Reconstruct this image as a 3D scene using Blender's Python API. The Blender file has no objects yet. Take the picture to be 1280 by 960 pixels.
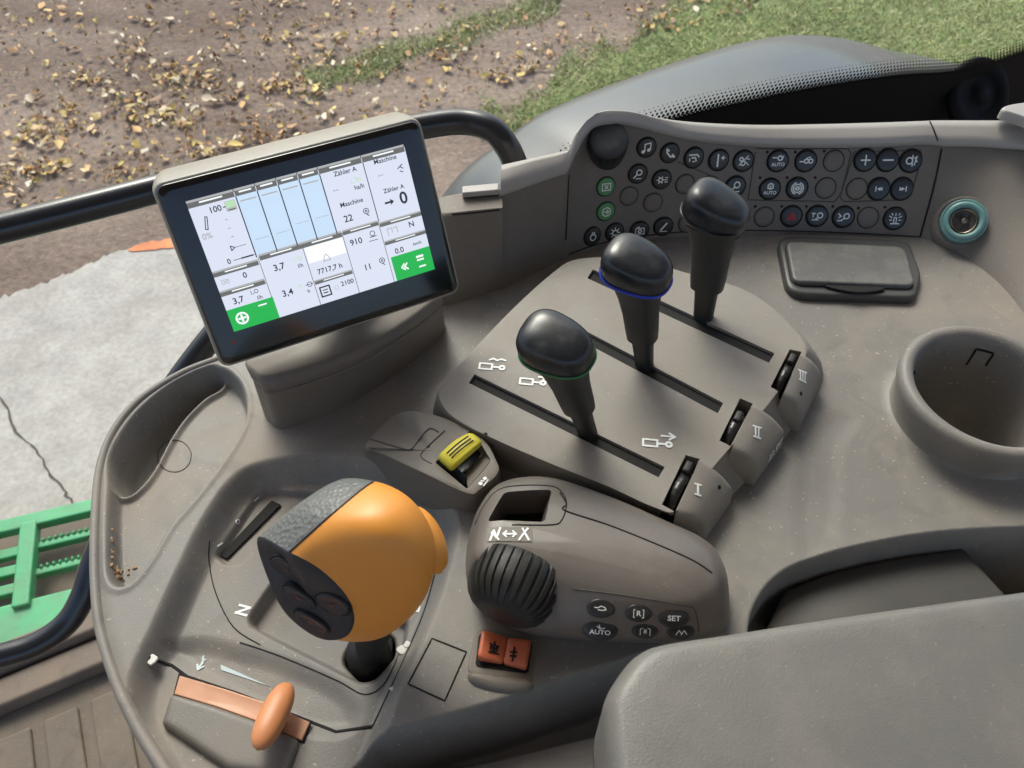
import bpy, bmesh, math, random
import numpy as np
from mathutils import Vector, Matrix
from mathutils.bvhtree import BVHTree
random.seed(7); rng = np.random.default_rng(7)
S = bpy.context.scene
COL = S.collection
# ------------------------------------------------------------------ camera
FPX = 1000.0; PITCH = math.radians(50); CAMZ = 0.42
cam = bpy.data.cameras.new('camera'); camo = bpy.data.objects.new('camera', cam); COL.objects.link(camo)
cam.sensor_width = 36; cam.lens = 36*FPX/1280; cam.clip_start = .02; cam.clip_end = 500
camo.location = (0, 0, CAMZ); camo.rotation_euler = (math.radians(40), 0, 0)
S.camera = camo
cam.dof.use_dof = True; cam.dof.focus_distance = .50; cam.dof.aperture_fstop = 20
# ------------------------------------------------------------------ light
SUN_EL, SUN_AZ = math.radians(48), math.radians(-22)      # azimuth from +y, towards +x
w = bpy.data.worlds.new('World'); S.world = w; w.use_nodes = True
nt = w.node_tree; bg = nt.nodes['Background']
sky = nt.nodes.new('ShaderNodeTexSky'); sky.sky_type = 'NISHITA'; sky.sun_disc = False
sky.sun_elevation = SUN_EL; sky.sun_rotation = SUN_AZ
sky.air_density = 1.0; sky.dust_density = 4.0; sky.ozone_density = 1.0
nt.links.new(sky.outputs[0], bg.inputs[0]); bg.inputs[1].default_value = .15
sun = bpy.data.lights.new('sun', 'SUN'); sun.energy = 1.5; sun.angle = math.radians(22); sun.color = (1, .95, .88)
suno = bpy.data.objects.new('sun', sun); COL.objects.link(suno)
sd = Vector((math.sin(SUN_AZ)*math.cos(SUN_EL), math.cos(SUN_AZ)*math.cos(SUN_EL), math.sin(SUN_EL)))
suno.rotation_euler = sd.to_track_quat('Z', 'Y').to_euler(); suno.location = (0, 3, 4)
S.view_settings.view_transform = 'Standard'; S.view_settings.look = 'None'
S.view_settings.exposure = 0.72; S.view_settings.gamma = 1
S.cycles.max_bounces = 8; S.cycles.transparent_max_bounces = 16
# ------------------------------------------------------------------ projection helpers
cp, sp = math.cos(PITCH), math.sin(PITCH)
CAM = Vector((0, 0, CAMZ))
def ray(px, py):
    a = (480-py)/FPX
    return Vector(((px-640)/FPX, cp+a*sp, -sp+a*cp))
def W(px, py, z=0.0):                     # point at height z behind a place in the photo
    d = ray(px, py); return CAM + d*((z-CAMZ)/d.z)
def WY(px, py, t):                        # point at depth t
    return CAM + ray(px, py)*t
def onplane(px, py, p0, n):
    d = ray(px, py); return CAM + d*((p0-CAM).dot(n)/d.dot(n))
def spline(pts, k=6, closed=True):        # catmull-rom
    P = [Vector(p) for p in pts]; n = len(P); out = []
    if n < 3: return P
    rngi = range(n) if closed else range(n-1)
    for i in rngi:
        g = (lambda j: P[j % n]) if closed else (lambda j: P[min(max(j, 0), n-1)])
        p0, p1, p2, p3 = g(i-1), g(i), g(i+1), g(i+2)
        for q in range(k):
            t = q/k
            out.append(.5*((2*p1)+(p2-p0)*t+(2*p0-5*p1+4*p2-p3)*t*t+(3*p1-p0-3*p2+p3)*t**3))
    if not closed: out.append(P[-1])
    return out
def roundpoly(pts, r=.15, k=4):           # rounds corners: r = fraction of the shorter edge
    P = [Vector(p) for p in pts]; n = len(P); out = []
    for i in range(n):
        a, b, c = P[i-1], P[i], P[(i+1) % n]
        l = min((a-b).length, (c-b).length)*r
        u = b+(a-b).normalized()*l; v = b+(c-b).normalized()*l
        for q in range(k+1):
            t = q/k; out.append(u*(1-t)**2+b*2*t*(1-t)+v*t*t)
    return out
# ------------------------------------------------------------------ materials
def mat(name, col, rough=.5, metal=0, bump=0, bscale=900, dust=0, dcol=(.30, .25, .19), dscale=14, var=0, spec=.5,
        coat=0, emit=0, scratch=0, detail=2):
    m = bpy.data.materials.new(name); m.use_nodes = True
    N = m.node_tree.nodes; L = m.node_tree.links; b = N['Principled BSDF']
    b.inputs['Base Color'].default_value = (*col, 1); b.inputs['Roughness'].default_value = rough
    b.inputs['Metallic'].default_value = metal; b.inputs['Specular IOR Level'].default_value = spec
    b.inputs['Coat Weight'].default_value = coat; b.inputs['Coat Roughness'].default_value = .12
    if emit:
        b.inputs['Emission Color'].default_value = (*col, 1); b.inputs['Emission Strength'].default_value = emit
    tc = N.new('ShaderNodeTexCoord'); co = tc.outputs['Object']
    last = None
    def noise(sc, det=4, ro=.55):
        n = N.new('ShaderNodeTexNoise'); n.inputs['Scale'].default_value = sc; n.inputs['Detail'].default_value = det
        n.inputs['Roughness'].default_value = ro; L.new(co, n.inputs['Vector']); return n.outputs['Fac']
    def ramp(f, a, b_):
        r = N.new('ShaderNodeMapRange'); r.inputs[1].default_value = a; r.inputs[2].default_value = b_; L.new(f, r.inputs[0]); return r.outputs[0]
    def mix(f, c1, c2, k=1):
        x = N.new('ShaderNodeMix'); x.data_type = 'RGBA'
        if k != 1:
            mm = N.new('ShaderNodeMath'); mm.operation = 'MULTIPLY'; mm.inputs[1].default_value = k; L.new(f, mm.inputs[0]); f = mm.outputs[0]
        L.new(f, x.inputs[0])
        for i, c in ((6, c1), (7, c2)):
            if isinstance(c, tuple): x.inputs[i].default_value = (*c, 1)
            else: L.new(c, x.inputs[i])
        return x.outputs[2]
    cur = tuple(col)
    if var:
        cur = mix(ramp(noise(9, 5), .3, .7), tuple(c*(1-var) for c in col), tuple(min(1, c*(1+var)) for c in col))
    if dust:
        f1 = ramp(noise(dscale, 7, .65), .46, .72); cur = mix(f1, cur, dcol, dust)
        sm_ = N.new('ShaderNodeTexNoise'); sm_.inputs['Scale'].default_value = dscale*2.6; sm_.inputs['Detail'].default_value = 8; sm_.inputs['Distortion'].default_value = 1.6; L.new(co, sm_.inputs['Vector'])
        cur = mix(ramp(sm_.outputs['Fac'], .54, .74), cur, tuple(c*.72 for c in col), dust*.8)
        f2 = ramp(noise(420, 2), .68, .74); cur = mix(f2, cur, tuple(min(1, c*1.7) for c in dcol), min(1, dust*.9))
        mr = N.new('ShaderNodeMapRange'); mr.inputs[3].default_value = rough; mr.inputs[4].default_value = min(1, rough+.25)
        L.new(f1, mr.inputs[0]); L.new(mr.outputs[0], b.inputs['Roughness'])
    if scratch:
        f3 = ramp(noise(60, 8, .8), .60, .68); cur = mix(f3, cur, tuple(min(1, c*2+.06) for c in col), scratch)
    if not isinstance(cur, tuple): L.new(cur, b.inputs['Base Color'])
    if bump:
        bp = N.new('ShaderNodeBump'); bp.inputs['Strength'].default_value = bump; bp.inputs['Distance'].default_value = .0006
        v = N.new('ShaderNodeTexVoronoi'); v.inputs['Scale'].default_value = bscale; L.new(co, v.inputs['Vector'])
        ns = noise(bscale*.6, detail)
        ad = N.new('ShaderNodeMath'); ad.operation = 'ADD'; L.new(v.outputs['Distance'], ad.inputs[0]); L.new(ns, ad.inputs[1])
        L.new(ad.outputs[0], bp.inputs['Height']); L.new(bp.outputs[0], b.inputs['Normal'])
    return m
M = {}
M['deck'] = mat('console_plastic', (.208, .194, .178), .50, bump=.17, bscale=1300, dust=.72, dcol=(.33, .28, .225), dscale=9, var=.10)
M['wall'] = mat('panel_plastic', (.180, .158, .138), .50, bump=.16, bscale=1500, dust=.25, var=.06)
M['lip'] = mat('lit_lip_plastic', (.40, .375, .35), .34, bump=.05, bscale=1200, dust=.2)  # paler than the panel: brightness from the sky put into the lip colour
M['plate'] = mat('lever_plate_plastic', (.255, .232, .205), .55, bump=.16, bscale=1600, dust=.30, dcol=(.33, .28, .22), dscale=20, var=.05)
M['inner'] = mat('gate_plastic', (.175, .158, .142), .45, bump=.12, bscale=1500, dust=.35, dcol=(.30, .26, .21), dscale=16, var=.08)
M['module'] = mat('module_plastic', (.150, .132, .118), .34, bump=.08, bscale=1600, dust=.15, dscale=25, var=.04)
M['pad'] = mat('pad_vinyl', (.180, .172, .160), .42, bump=.16, bscale=1500, dust=.25, dscale=30, var=.05)
M['dark'] = mat('dark_plastic', (.020, .020, .021), .42, bump=.08, bscale=1400, dust=.10, dcol=(.10, .09, .07))
M['bin'] = mat('bin_plastic', (.075, .070, .064), .6, bump=.15, bscale=1300, dust=.2, dcol=(.12, .10, .08))
M['black'] = mat('gap_black', (.004, .004, .004), .8)
M['gloss'] = mat('knob_black', (.013, .015, .019), .30, dust=.22, dcol=(.075, .075, .07), dscale=60, coat=.15, scratch=.12)
M['button'] = mat('button_black', (.022, .022, .023), .38, coat=.2)
M['stem'] = mat('stem_black', (.022, .022, .021), .45, bump=.1, bscale=1200, dust=.12, dcol=(.09, .08, .07), dscale=40)
M['knobcap'] = mat('knob_cap_grey', (.040, .044, .048), .5, dust=.3, dcol=(.14, .13, .12), dscale=60)
M['white'] = mat('print_white', (.88, .90, .89), .5)
M['paleblue'] = mat('print_pale', (.50, .60, .62), .5)
M['orange'] = mat('joystick_orange', (.80, .32, .05), .40, bump=.05, bscale=2200, var=.05, dust=.08, dcol=(.45, .22, .07))
M['leather'] = mat('joystick_grip', (.15, .155, .15), .42, bump=1.0, bscale=420, detail=1)
M['face'] = mat('joystick_face', (.016, .02, .028), .38, bump=.05, dust=.12, dcol=(.07, .08, .09), dscale=50)
M['peach'] = mat('throttle_orange', (.60, .30, .175), .45, dust=.15, dcol=(.42, .25, .16), dscale=50)
M['lever_or'] = mat('throttle_lever', (.62, .24, .095), .42, dust=.1, dcol=(.5, .22, .1))
M['rocker'] = mat('rocker_orange', (.66, .16, .07), .4, dust=.15, dcol=(.4, .14, .08), dscale=60)
M['yellow'] = mat('yellow_paddle', (.72, .62, .05), .4, dust=.12, dcol=(.40, .34, .05), dscale=60)
M['greenr'] = mat('green_ring', (.02, .16, .05), .4)
M['bluer'] = mat('blue_ring', (.01, .04, .45), .35)
M['greyr'] = mat('grey_ring', (.10, .10, .10), .4)
M['greenb'] = mat('green_button', (.10, .33, .12), .4)
M['red'] = mat('hazard_red', (.50, .02, .02), .5)
M['teal'] = mat('socket_teal', (.16, .32, .31), .35, dust=.2, dcol=(.3, .35, .32))
M['metal'] = mat('socket_metal', (.35, .30, .24), .35, metal=.8, dust=.4, dcol=(.10, .06, .03), dscale=90)
M['case'] = mat('case_grey', (.34, .32, .28), .40, dust=.2, dcol=(.42, .38, .30))
M['bezel'] = mat('bezel_black', (.006, .006, .007), .18, coat=.4)
M['mount'] = mat('mount_plastic', (.18, .155, .13), .48, bump=.1, bscale=1500, dust=.2)
M['rail'] = mat('rail_paint', (.014, .016, .021), .28, bump=.05, bscale=500, coat=.3)
M['lid'] = mat('lid_plastic', (.115, .112, .105), .45, dust=.5, dcol=(.25, .24, .22), dscale=30, scratch=.2)
M['frame'] = mat('lid_frame', (.060, .060, .060), .42, dust=.15, dcol=(.15, .14, .13))
M['fender'] = mat('fender_plastic', (.075, .088, .095), .33, dust=.35, dcol=(.16, .155, .13), coat=.3, dscale=5, bump=.10, bscale=300)
M['frit'] = mat('frit_black', (.0025, .0025, .0025), .6, spec=.15)
M['rubber'] = mat('seal_rubber', (.012, .012, .012), .6)
M['crustd'] = mat('socket_dirt', (.03, .02, .013), .8, dust=.8, dcol=(.14, .07, .03), dscale=160)
M['chip'] = mat('chip_white', (.75, .73, .68), .7)
M['crumb'] = mat('crumb_brown', (.35, .22, .12), .8)
def screen_mat(name, col, e=.66):
    m = bpy.data.materials.new(name); m.use_nodes = True; b = m.node_tree.nodes['Principled BSDF']
    b.inputs['Base Color'].default_value = (0.02, .02, .02, 1); b.inputs['Roughness'].default_value = .25
    b.inputs['Emission Color'].default_value = (*col, 1); b.inputs['Emission Strength'].default_value = e
    return m
# ------------------------------------------------------------------ object helpers
def raw(name, verts, faces, mats, smooth=True, mi=None):
    me = bpy.data.meshes.new(name)
    me.from_pydata([tuple(v) for v in verts], [], [tuple(f) for f in faces])
    for m in (mats if isinstance(mats, (list, tuple)) else [mats]): me.materials.append(M[m] if isinstance(m, str) else m)
    if mi is not None: me.polygons.foreach_set('material_index', mi)
    if smooth: me.polygons.foreach_set('use_smooth', [True]*len(me.polygons))
    me.update(); return me
def place(name, me, parent=None, **tags):
    o = bpy.data.objects.new(name, me); COL.objects.link(o)
    if parent is not None:
        o.parent = parent
        if me is not None and not me.get('local'):
            r = parent
            while r.parent: r = r.parent
            me.transform(Matrix.Translation(-r.location))
    for k, v in tags.items(): o[k] = v
    return o
def part(name, verts, faces, mats, parent=None, smooth=True, mi=None, angle=None, fix=True, **tags):
    me = raw(name, verts, faces, mats, smooth, mi)
    if fix:
        bm = bmesh.new(); bm.from_mesh(me); bmesh.ops.recalc_face_normals(bm, faces=bm.faces)
        bm.to_mesh(me); bm.free()
    if angle is not None: me.set_sharp_from_angle(angle=math.radians(angle))
    return place(name, me, parent, **tags)
def thing(name, label, cat, loc, group=None):
    o = bpy.data.objects.new(name, None); COL.objects.link(o); o.location = loc; o.empty_display_size = .01
    o['label'] = label; o['category'] = cat
    if group: o['group'] = group
    return o
def loftdata(rings, cap0=False, cap1=True, closed=True):
    n = len(rings[0]); V = []; F = []
    for r in rings: V += [Vector(p) for p in r]
    for k in range(len(rings)-1):
        for i in range(n if closed else n-1):
            j = (i+1) % n; F.append((k*n+i, k*n+j, (k+1)*n+j, (k+1)*n+i))
    for c, k in ((cap0, 0), (cap1, len(rings)-1)):
        if c:
            ctr = Vector((0, 0, 0))
            for p in rings[k]: ctr += Vector(p)
            ctr /= n; V.append(ctr); q = len(V)-1
            for i in range(n): F.append((k*n+i, k*n+(i+1) % n, q))
    return V, F
def merge(*parts):
    V = []; F = []
    for v, f in parts:
        o = len(V); V += list(v); F += [tuple(i+o for i in x) for x in f]
    return V, F
def inset(ring, d, z=None):               # moves a roughly horizontal closed ring inwards (along its mean normal in plan)
    n = len(ring); A = 0
    for i in range(n):
        a, b = ring[i], ring[(i+1) % n]; A += a.x*b.y-b.x*a.y
    s = 1 if A > 0 else -1; out = []
    for i in range(n):
        t = ring[(i+1) % n]-ring[i-1]; t.z = 0
        if t.length < 1e-9: t = Vector((1, 0, 0))
        t.normalize(); nn = Vector((-t.y, t.x, 0))*s
        p = ring[i]+nn*d
        if z is not None: p = Vector((p.x, p.y, z))
        out.append(p)
    return out
def pinset(ring, d):
    n = len(ring); c = sum(ring, Vector())/n
    P = np.array([(p.x-c.x, p.y-c.y) for p in ring]); _, v = np.linalg.eigh(P.T @ P); q = P @ v
    m = np.abs(q).max(0); q = q*(1-np.minimum(d/m, .9)); P = q @ v.T
    return [Vector((c.x+a, c.y+b, p.z)) for (a, b), p in zip(P, ring)]
def slab(ring, h, r=.002, k=4, base=0.0, up=Vector((0, 0, 1))):
    """closed ring (world) pushed up by h with a rounded top edge; ring is the outer outline at the bottom"""
    rings = [[p+up*base for p in ring], [p+up*(h-r) for p in ring]]
    for q in range(1, k+1):
        a = q/k*math.pi/2; ii = pinset(ring, r*(1-math.cos(a)))
        rings.append([p+up*(h-r+r*math.sin(a)) for p in ii])
    rings.append([p+up*h for p in pinset(ring, r*1.6)])
    return loftdata(rings)
def framebasis(n, up=Vector((0, 1, 0))):
    n = n.normalized(); x = up.cross(n)
    if x.length < 1e-4: x = Vector((1, 0, 0))
    x.normalize(); y = n.cross(x); return x, y, n
def lathe(prof, origin, axis, seg=48, mod=None, up=Vector((0, 1, 0))):
    x, y, n = framebasis(axis, up); rings = []
    for j, (r, h) in enumerate(prof):
        ring = []
        for i in range(seg):
            a = 2*math.pi*i/seg; rr = r*(mod(a, j) if mod else 1)
            ring.append(origin+x*rr*math.cos(a)+y*rr*math.sin(a)+n*h)
        rings.append(ring)
    return loftdata(rings, prof[0][0] > 0 and False, True)
def tube(pts, r, seg=14, k=8, cap=True, sm=True):
    P = spline(pts, k, False) if sm else [Vector(p) for p in pts]; rings = []; prev = None
    n = len(P)
    for i, p in enumerate(P):
        t = (P[min(i+1, n-1)]-P[max(i-1, 0)]).normalized()
        u = prev-t*prev.dot(t) if prev is not None else t.orthogonal()
        u.normalize(); prev = u; v = t.cross(u)
        rr = r(i/(n-1)) if callable(r) else r
        rings.append([p+u*rr*math.cos(2*math.pi*a/seg)+v*rr*math.sin(2*math.pi*a/seg) for a in range(seg)])
    return loftdata(rings, cap, cap)
def bvh(*objs):
    V = []; F = []
    for o in objs:
        me = o.data; T = Matrix.Identity(4)
        r = o
        while r is not None: T = r.matrix_basis @ T; r = r.parent
        k = len(V); V += [T @ v.co for v in me.vertices]; F += [tuple(i+k for i in p.vertices) for p in me.polygons]
    return BVHTree.FromPolygons(V, F)
def cast(tree, px, py):
    d = ray(px, py).normalized(); h, n, i, t = tree.ray_cast(CAM, d)
    if h is None: return None
    if n.dot(d) > 0: n = -n
    return h, n
def onsurf(tree, px, py, z=0):
    c = cast(tree, px, py)
    return c if c else (W(px, py, z), Vector((0, 0, 1)))
def ribbon(tree, pix, width, lift=.00035, closed=False, k=6, smooth=True):
    """a thin raised strip lying on a surface along a pixel path; width in metres"""
    P3 = [Vector((x, y, 0)) for x, y in pix]
    pts = spline(P3, k, closed) if smooth and len(P3) > 2 else P3
    if not smooth or len(P3) == 2:
        q = []
        L = pts+[pts[0]] if closed else pts
        for a, b in zip(L[:-1], L[1:]):
            m = max(1, int((b-a).length/6)); q += [a+(b-a)*i/m for i in range(m)]
        if not closed: q.append(L[-1])
        pts = q
    H = [onsurf(tree, p.x, p.y) for p in pts]; n = len(H); V = []; F = []
    for i in range(n):
        a = H[(i-1) % n][0] if closed else H[max(i-1, 0)][0]; b = H[(i+1) % n][0] if closed else H[min(i+1, n-1)][0]
        p, nn = H[i]; t = (b-a).normalized(); s = t.cross(nn).normalized()*width/2
        V += [p-s-nn*.0004, p-s+nn*lift, p+s+nn*lift, p+s-nn*.0004]
    for i in range(n if closed else n-1):
        a, b = i*4, ((i+1) % n)*4
        for q in range(3): F.append((a+q, a+q+1, b+q+1, b+q))
    return V, F
# ---- flat graphics: strokes and text in a local 2D frame -------------------------------------------------
def textgeo(s, h, x=0, y=0, rot=0, bold=0):
    cu = bpy.data.curves.new('t', 'FONT'); cu.body = s; cu.size = h*1.38; cu.align_x = 'CENTER'; cu.align_y = 'CENTER'
    cu.resolution_u = 3; cu.offset = bold*h
    o = bpy.data.objects.new('t', cu); COL.objects.link(o)
    me = bpy.data.meshes.new_from_object(o.evaluated_get(bpy.context.evaluated_depsgraph_get()))
    c, sn = math.cos(rot), math.sin(rot)
    V = [(v.co.x*c-v.co.y*sn+x, v.co.x*sn+v.co.y*c+y) for v in me.vertices]; F = [tuple(p.vertices) for p in me.polygons]
    bpy.data.objects.remove(o); bpy.data.curves.remove(cu); bpy.data.meshes.remove(me)
    return V, F
def stroke(P, w, closed=False):
    V = []; F = []
    Q = list(P)+([P[0]] if closed else [])
    for (a, b) in zip(Q[:-1], Q[1:]):
        dx, dy = b[0]-a[0], b[1]-a[1]; l = math.hypot(dx, dy) or 1e-9; dx /= l; dy /= l; ex = w*.35
        nx, ny = -dy*w/2, dx*w/2; k = len(V)
        z = (k//4) % 7*.15
        V += [(a[0]+nx-dx*ex, a[1]+ny-dy*ex, z), (a[0]-nx-dx*ex, a[1]-ny-dy*ex, z), (b[0]-nx+dx*ex, b[1]-ny+dy*ex, z), (b[0]+nx+dx*ex, b[1]+ny+dy*ex, z)]
        F.append((k, k+1, k+2, k+3))
    return V, F
def disc2(x, y, r, n=14): return [(x+r*math.cos(2*math.pi*i/n), y+r*math.sin(2*math.pi*i/n)) for i in range(n)], [tuple(range(n))]
def arc(x, y, r, a0=0, a1=360, n=16):
    return [(x+r*math.cos(math.radians(a0+(a1-a0)*i/n)), y+r*math.sin(math.radians(a0+(a1-a0)*i/n))) for i in range(n+1)]
def icon(rec, w=.13):
    V = []; F = []
    for q, it in enumerate(rec):
        if it[0] == 'l': v, f = stroke(it[1], it[2] if len(it) > 2 else w)
        elif it[0] == 'c': v, f = stroke(arc(*it[1:]), w)
        elif it[0] == 'd': v, f = disc2(*it[1:4])
        elif it[0] == 'p': v, f = list(it[1]), [tuple(range(len(it[1])))]
        elif it[0] == 't': v, f = textgeo(it[1], it[4], it[2], it[3], 0, .03)
        k = len(V); V += [(p[0], p[1], q+(p[2] if len(p) > 2 else 0)) for p in v]; F += [tuple(i+k for i in x) for x in f]
    return V, F
def planar(geo, o, x, y, n, lift, step=1.5e-5):
    V, F = geo; return [o+x*p[0]+y*p[1]+n*(lift+(p[2] if len(p) > 2 else 0)*step) for p in V], F
# ================================================================== SETTING: ground outside
GZ = -1.70
def groundmat():
    m = bpy.data.materials.new('dirt'); m.use_nodes = True; N = m.node_tree.nodes; L = m.node_tree.links; b = N['Principled BSDF']
    b.inputs['Roughness'].default_value = .9
    tc = N.new('ShaderNodeTexCoord'); mp = N.new('ShaderNodeMapping'); L.new(tc.outputs['Object'], mp.inputs[0])
    mp.inputs['Rotation'].default_value = (0, 0, math.radians(-28)); mp.inputs['Scale'].default_value = (.35, 1, 1)
    n1 = N.new('ShaderNodeTexNoise'); n1.inputs['Scale'].default_value = 1.6; n1.inputs['Detail'].default_value = 6; L.new(mp.outputs[0], n1.inputs['Vector'])
    n2 = N.new('ShaderNodeTexNoise'); n2.inputs['Scale'].default_value = 38; n2.inputs['Detail'].default_value = 8; n2.inputs['Roughness'].default_value = .7
    L.new(tc.outputs['Object'], n2.inputs['Vector'])
    r1 = N.new('ShaderNodeValToRGB'); e = r1.color_ramp.elements
    e[0].position = .36; e[0].color = (.205, .145, .115, 1); e[1].position = .62; e[1].color = (.375, .290, .235, 1)
    L.new(n1.outputs[0], r1.inputs[0])
    r2 = N.new('ShaderNodeValToRGB'); e = r2.color_ramp.elements
    e[0].position = .35; e[0].color = (.72, .69, .66, 1); e[1].position = .68; e[1].color = (1.28, 1.26, 1.22, 1); L.new(n2.outputs[0], r2.inputs[0])
    mx = N.new('ShaderNodeMix'); mx.data_type = 'RGBA'; mx.blend_type = 'MULTIPLY'; mx.inputs[0].default_value = 1
    L.new(r1.outputs[0], mx.inputs[6]); L.new(r2.outputs[0], mx.inputs[7]); L.new(mx.outputs[2], b.inputs['Base Color'])
    bp = N.new('ShaderNodeBump'); bp.inputs['Strength'].default_value = .8; bp.inputs['Distance'].default_value = .03
    L.new(n2.outputs[0], bp.inputs['Height']); L.new(bp.outputs[0], b.inputs['Normal'])
    return m
M['dirt'] = groundmat()
part('ground', [(-200, -60, GZ), (200, -60, GZ), (200, 300, GZ), (-200, 300, GZ)], [(0, 1, 2, 3)], 'dirt', smooth=False, kind='structure')
def concretemat():
    m = mat('concrete', (.44, .415, .38), .85, var=.14, dust=.45, dcol=(.33, .29, .24), dscale=2.2)
    N = m.node_tree.nodes; L = m.node_tree.links; b = N['Principled BSDF']; tc = N['Texture Coordinate']
    n = N.new('ShaderNodeTexNoise'); n.inputs['Scale'].default_value = 55; n.inputs['Detail'].default_value = 9; n.inputs['Roughness'].default_value = .75
    L.new(tc.outputs['Object'], n.inputs['Vector'])
    bp = N.new('ShaderNodeBump'); bp.inputs['Strength'].default_value = .3; bp.inputs['Distance'].default_value = .006
    L.new(n.outputs[0], bp.inputs['Height']); L.new(bp.outputs[0], b.inputs['Normal'])
    src = b.inputs['Base Color'].links[0].from_socket
    r = N.new('ShaderNodeValToRGB'); e = r.color_ramp.elements; e[0].position = .38; e[0].color = (.86, .85, .83, 1); e[1].position = .62; e[1].color = (1.10, 1.10, 1.10, 1)
    L.new(n.outputs[0], r.inputs[0])
    mx = N.new('ShaderNodeMix'); mx.data_type = 'RGBA'; mx.blend_type = 'MULTIPLY'; mx.inputs[0].default_value = 1
    L.new(src, mx.inputs[6]); L.new(r.outputs[0], mx.inputs[7]); L.new(mx.outputs[2], b.inputs['Base Color'])
    return m
M['concrete'] = concretemat()
edge = [(-260, 455), (-60, 395), (30, 362), (90, 340), (150, 312), (205, 302), (260, 288), (400, 250), (470, 242), (520, 330), (700, 420), (700, 900), (400, 1300), (-500, 1300), (-600, 700)]
pts = []
for i, (x, y) in enumerate(edge):
    pts.append(W(x, y, GZ+.004))
pl = []
for i in range(len(pts)):                         # ragged edge
    a, b = pts[i], pts[(i+1) % len(pts)]
    m_ = 14 if i < 9 else 1
    for q in range(m_):
        p = a.lerp(b, q/m_)
        if i < 9: p += Vector((rng.normal(0, .006), rng.normal(0, .008), 0))
        pl.append(p)
part('concrete_slab', pl+[p-Vector((0, 0, .03)) for p in pl], [tuple(range(len(pl)))]+[(i, (i+1) % len(pl), len(pl)+(i+1) % len(pl), len(pl)+i) for i in range(len(pl))], 'concrete', smooth=False, kind='structure')
# crack in the slab and an orange marking stripe
ck = [(-30, 470), (4, 505), (20, 540), (45, 562), (62, 590), (80, 615), (100, 640)]
V = []; F = []
cp3 = spline([Vector((x, y, 0)) for x, y in ck], 6, False)
for i, p in enumerate(cp3):
    q = W(p.x+rng.normal(0, 1.5), p.y+rng.normal(0, 1.5), GZ+.008); wd = .0025+abs(rng.normal(0, .002)); V += [q-Vector((wd, 0, 0)), q+Vector((wd, 0, 0))]
    if i: k = 2*i; F.append((k-2, k-1, k+1, k))
M['crack'] = mat('crack_dirt', (.10, .085, .07), .9)
part('slab_crack', V, F, 'crack', smooth=False, kind='structure')
V = []; F = []
for i in range(14):
    tp_ = math.sin(math.pi*min(1, (i+.4)/9)) if i < 5 else 1; x = 160+i*5; q0 = W(x, 312-i*.9-(3+abs(rng.normal(0, 1.6)))*tp_, GZ+.008); q1 = W(x, 312-i*.6+(3+abs(rng.normal(0, 1.2)))*tp_, GZ+.008); V += [q0, q1]
    if i: k = 2*i; F.append((k-2, k-1, k+1, k))
M['stripe'] = mat('orange_marking', (.75, .23, .08), .7, var=.25)
part('ground_marking', V, F, 'stripe', smooth=False, kind='structure')
# ---- leaves -------------------------------------------------------------------------------------------
def leafmat(name, attr='col'):
    m = bpy.data.materials.new(name); m.use_nodes = True; N = m.node_tree.nodes; b = N['Principled BSDF']; b.inputs['Roughness'].default_value = .6
    a = N.new('ShaderNodeAttribute'); a.attribute_name = attr; m.node_tree.links.new(a.outputs['Color'], b.inputs['Base Color'])
    return m
M['leaf'] = leafmat('fallen_leaf'); M['blade'] = leafmat('grass_blade')
def fastmesh(name, V, F4, cols, m, **tags):      # V (n,3), F4 (k,c) ints, cols (n,3)
    me = bpy.data.meshes.new(name); c = F4.shape[1]
    me.vertices.add(len(V)); me.vertices.foreach_set('co', V.astype(np.float32).ravel())
    me.loops.add(F4.size); me.loops.foreach_set('vertex_index', F4.astype(np.int32).ravel())
    me.polygons.add(len(F4)); me.polygons.foreach_set('loop_start', np.arange(0, F4.size, c, dtype=np.int32))
    me.update(calc_edges=True)
    if cols is not None:
        at = me.color_attributes.new('col', 'FLOAT_COLOR', 'POINT'); cc = np.ones((len(V), 4), np.float32); cc[:, :3] = cols
        at.data.foreach_set('color', cc.ravel())
    me.materials.append(M[m]); me.validate()
    o = bpy.data.objects.new(name, me); COL.objects.link(o)
    for k, v in tags.items(): o[k] = v
    return o
def groundxy(px, py):
    p = W(px, py, GZ); return p.x, p.y
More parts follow.
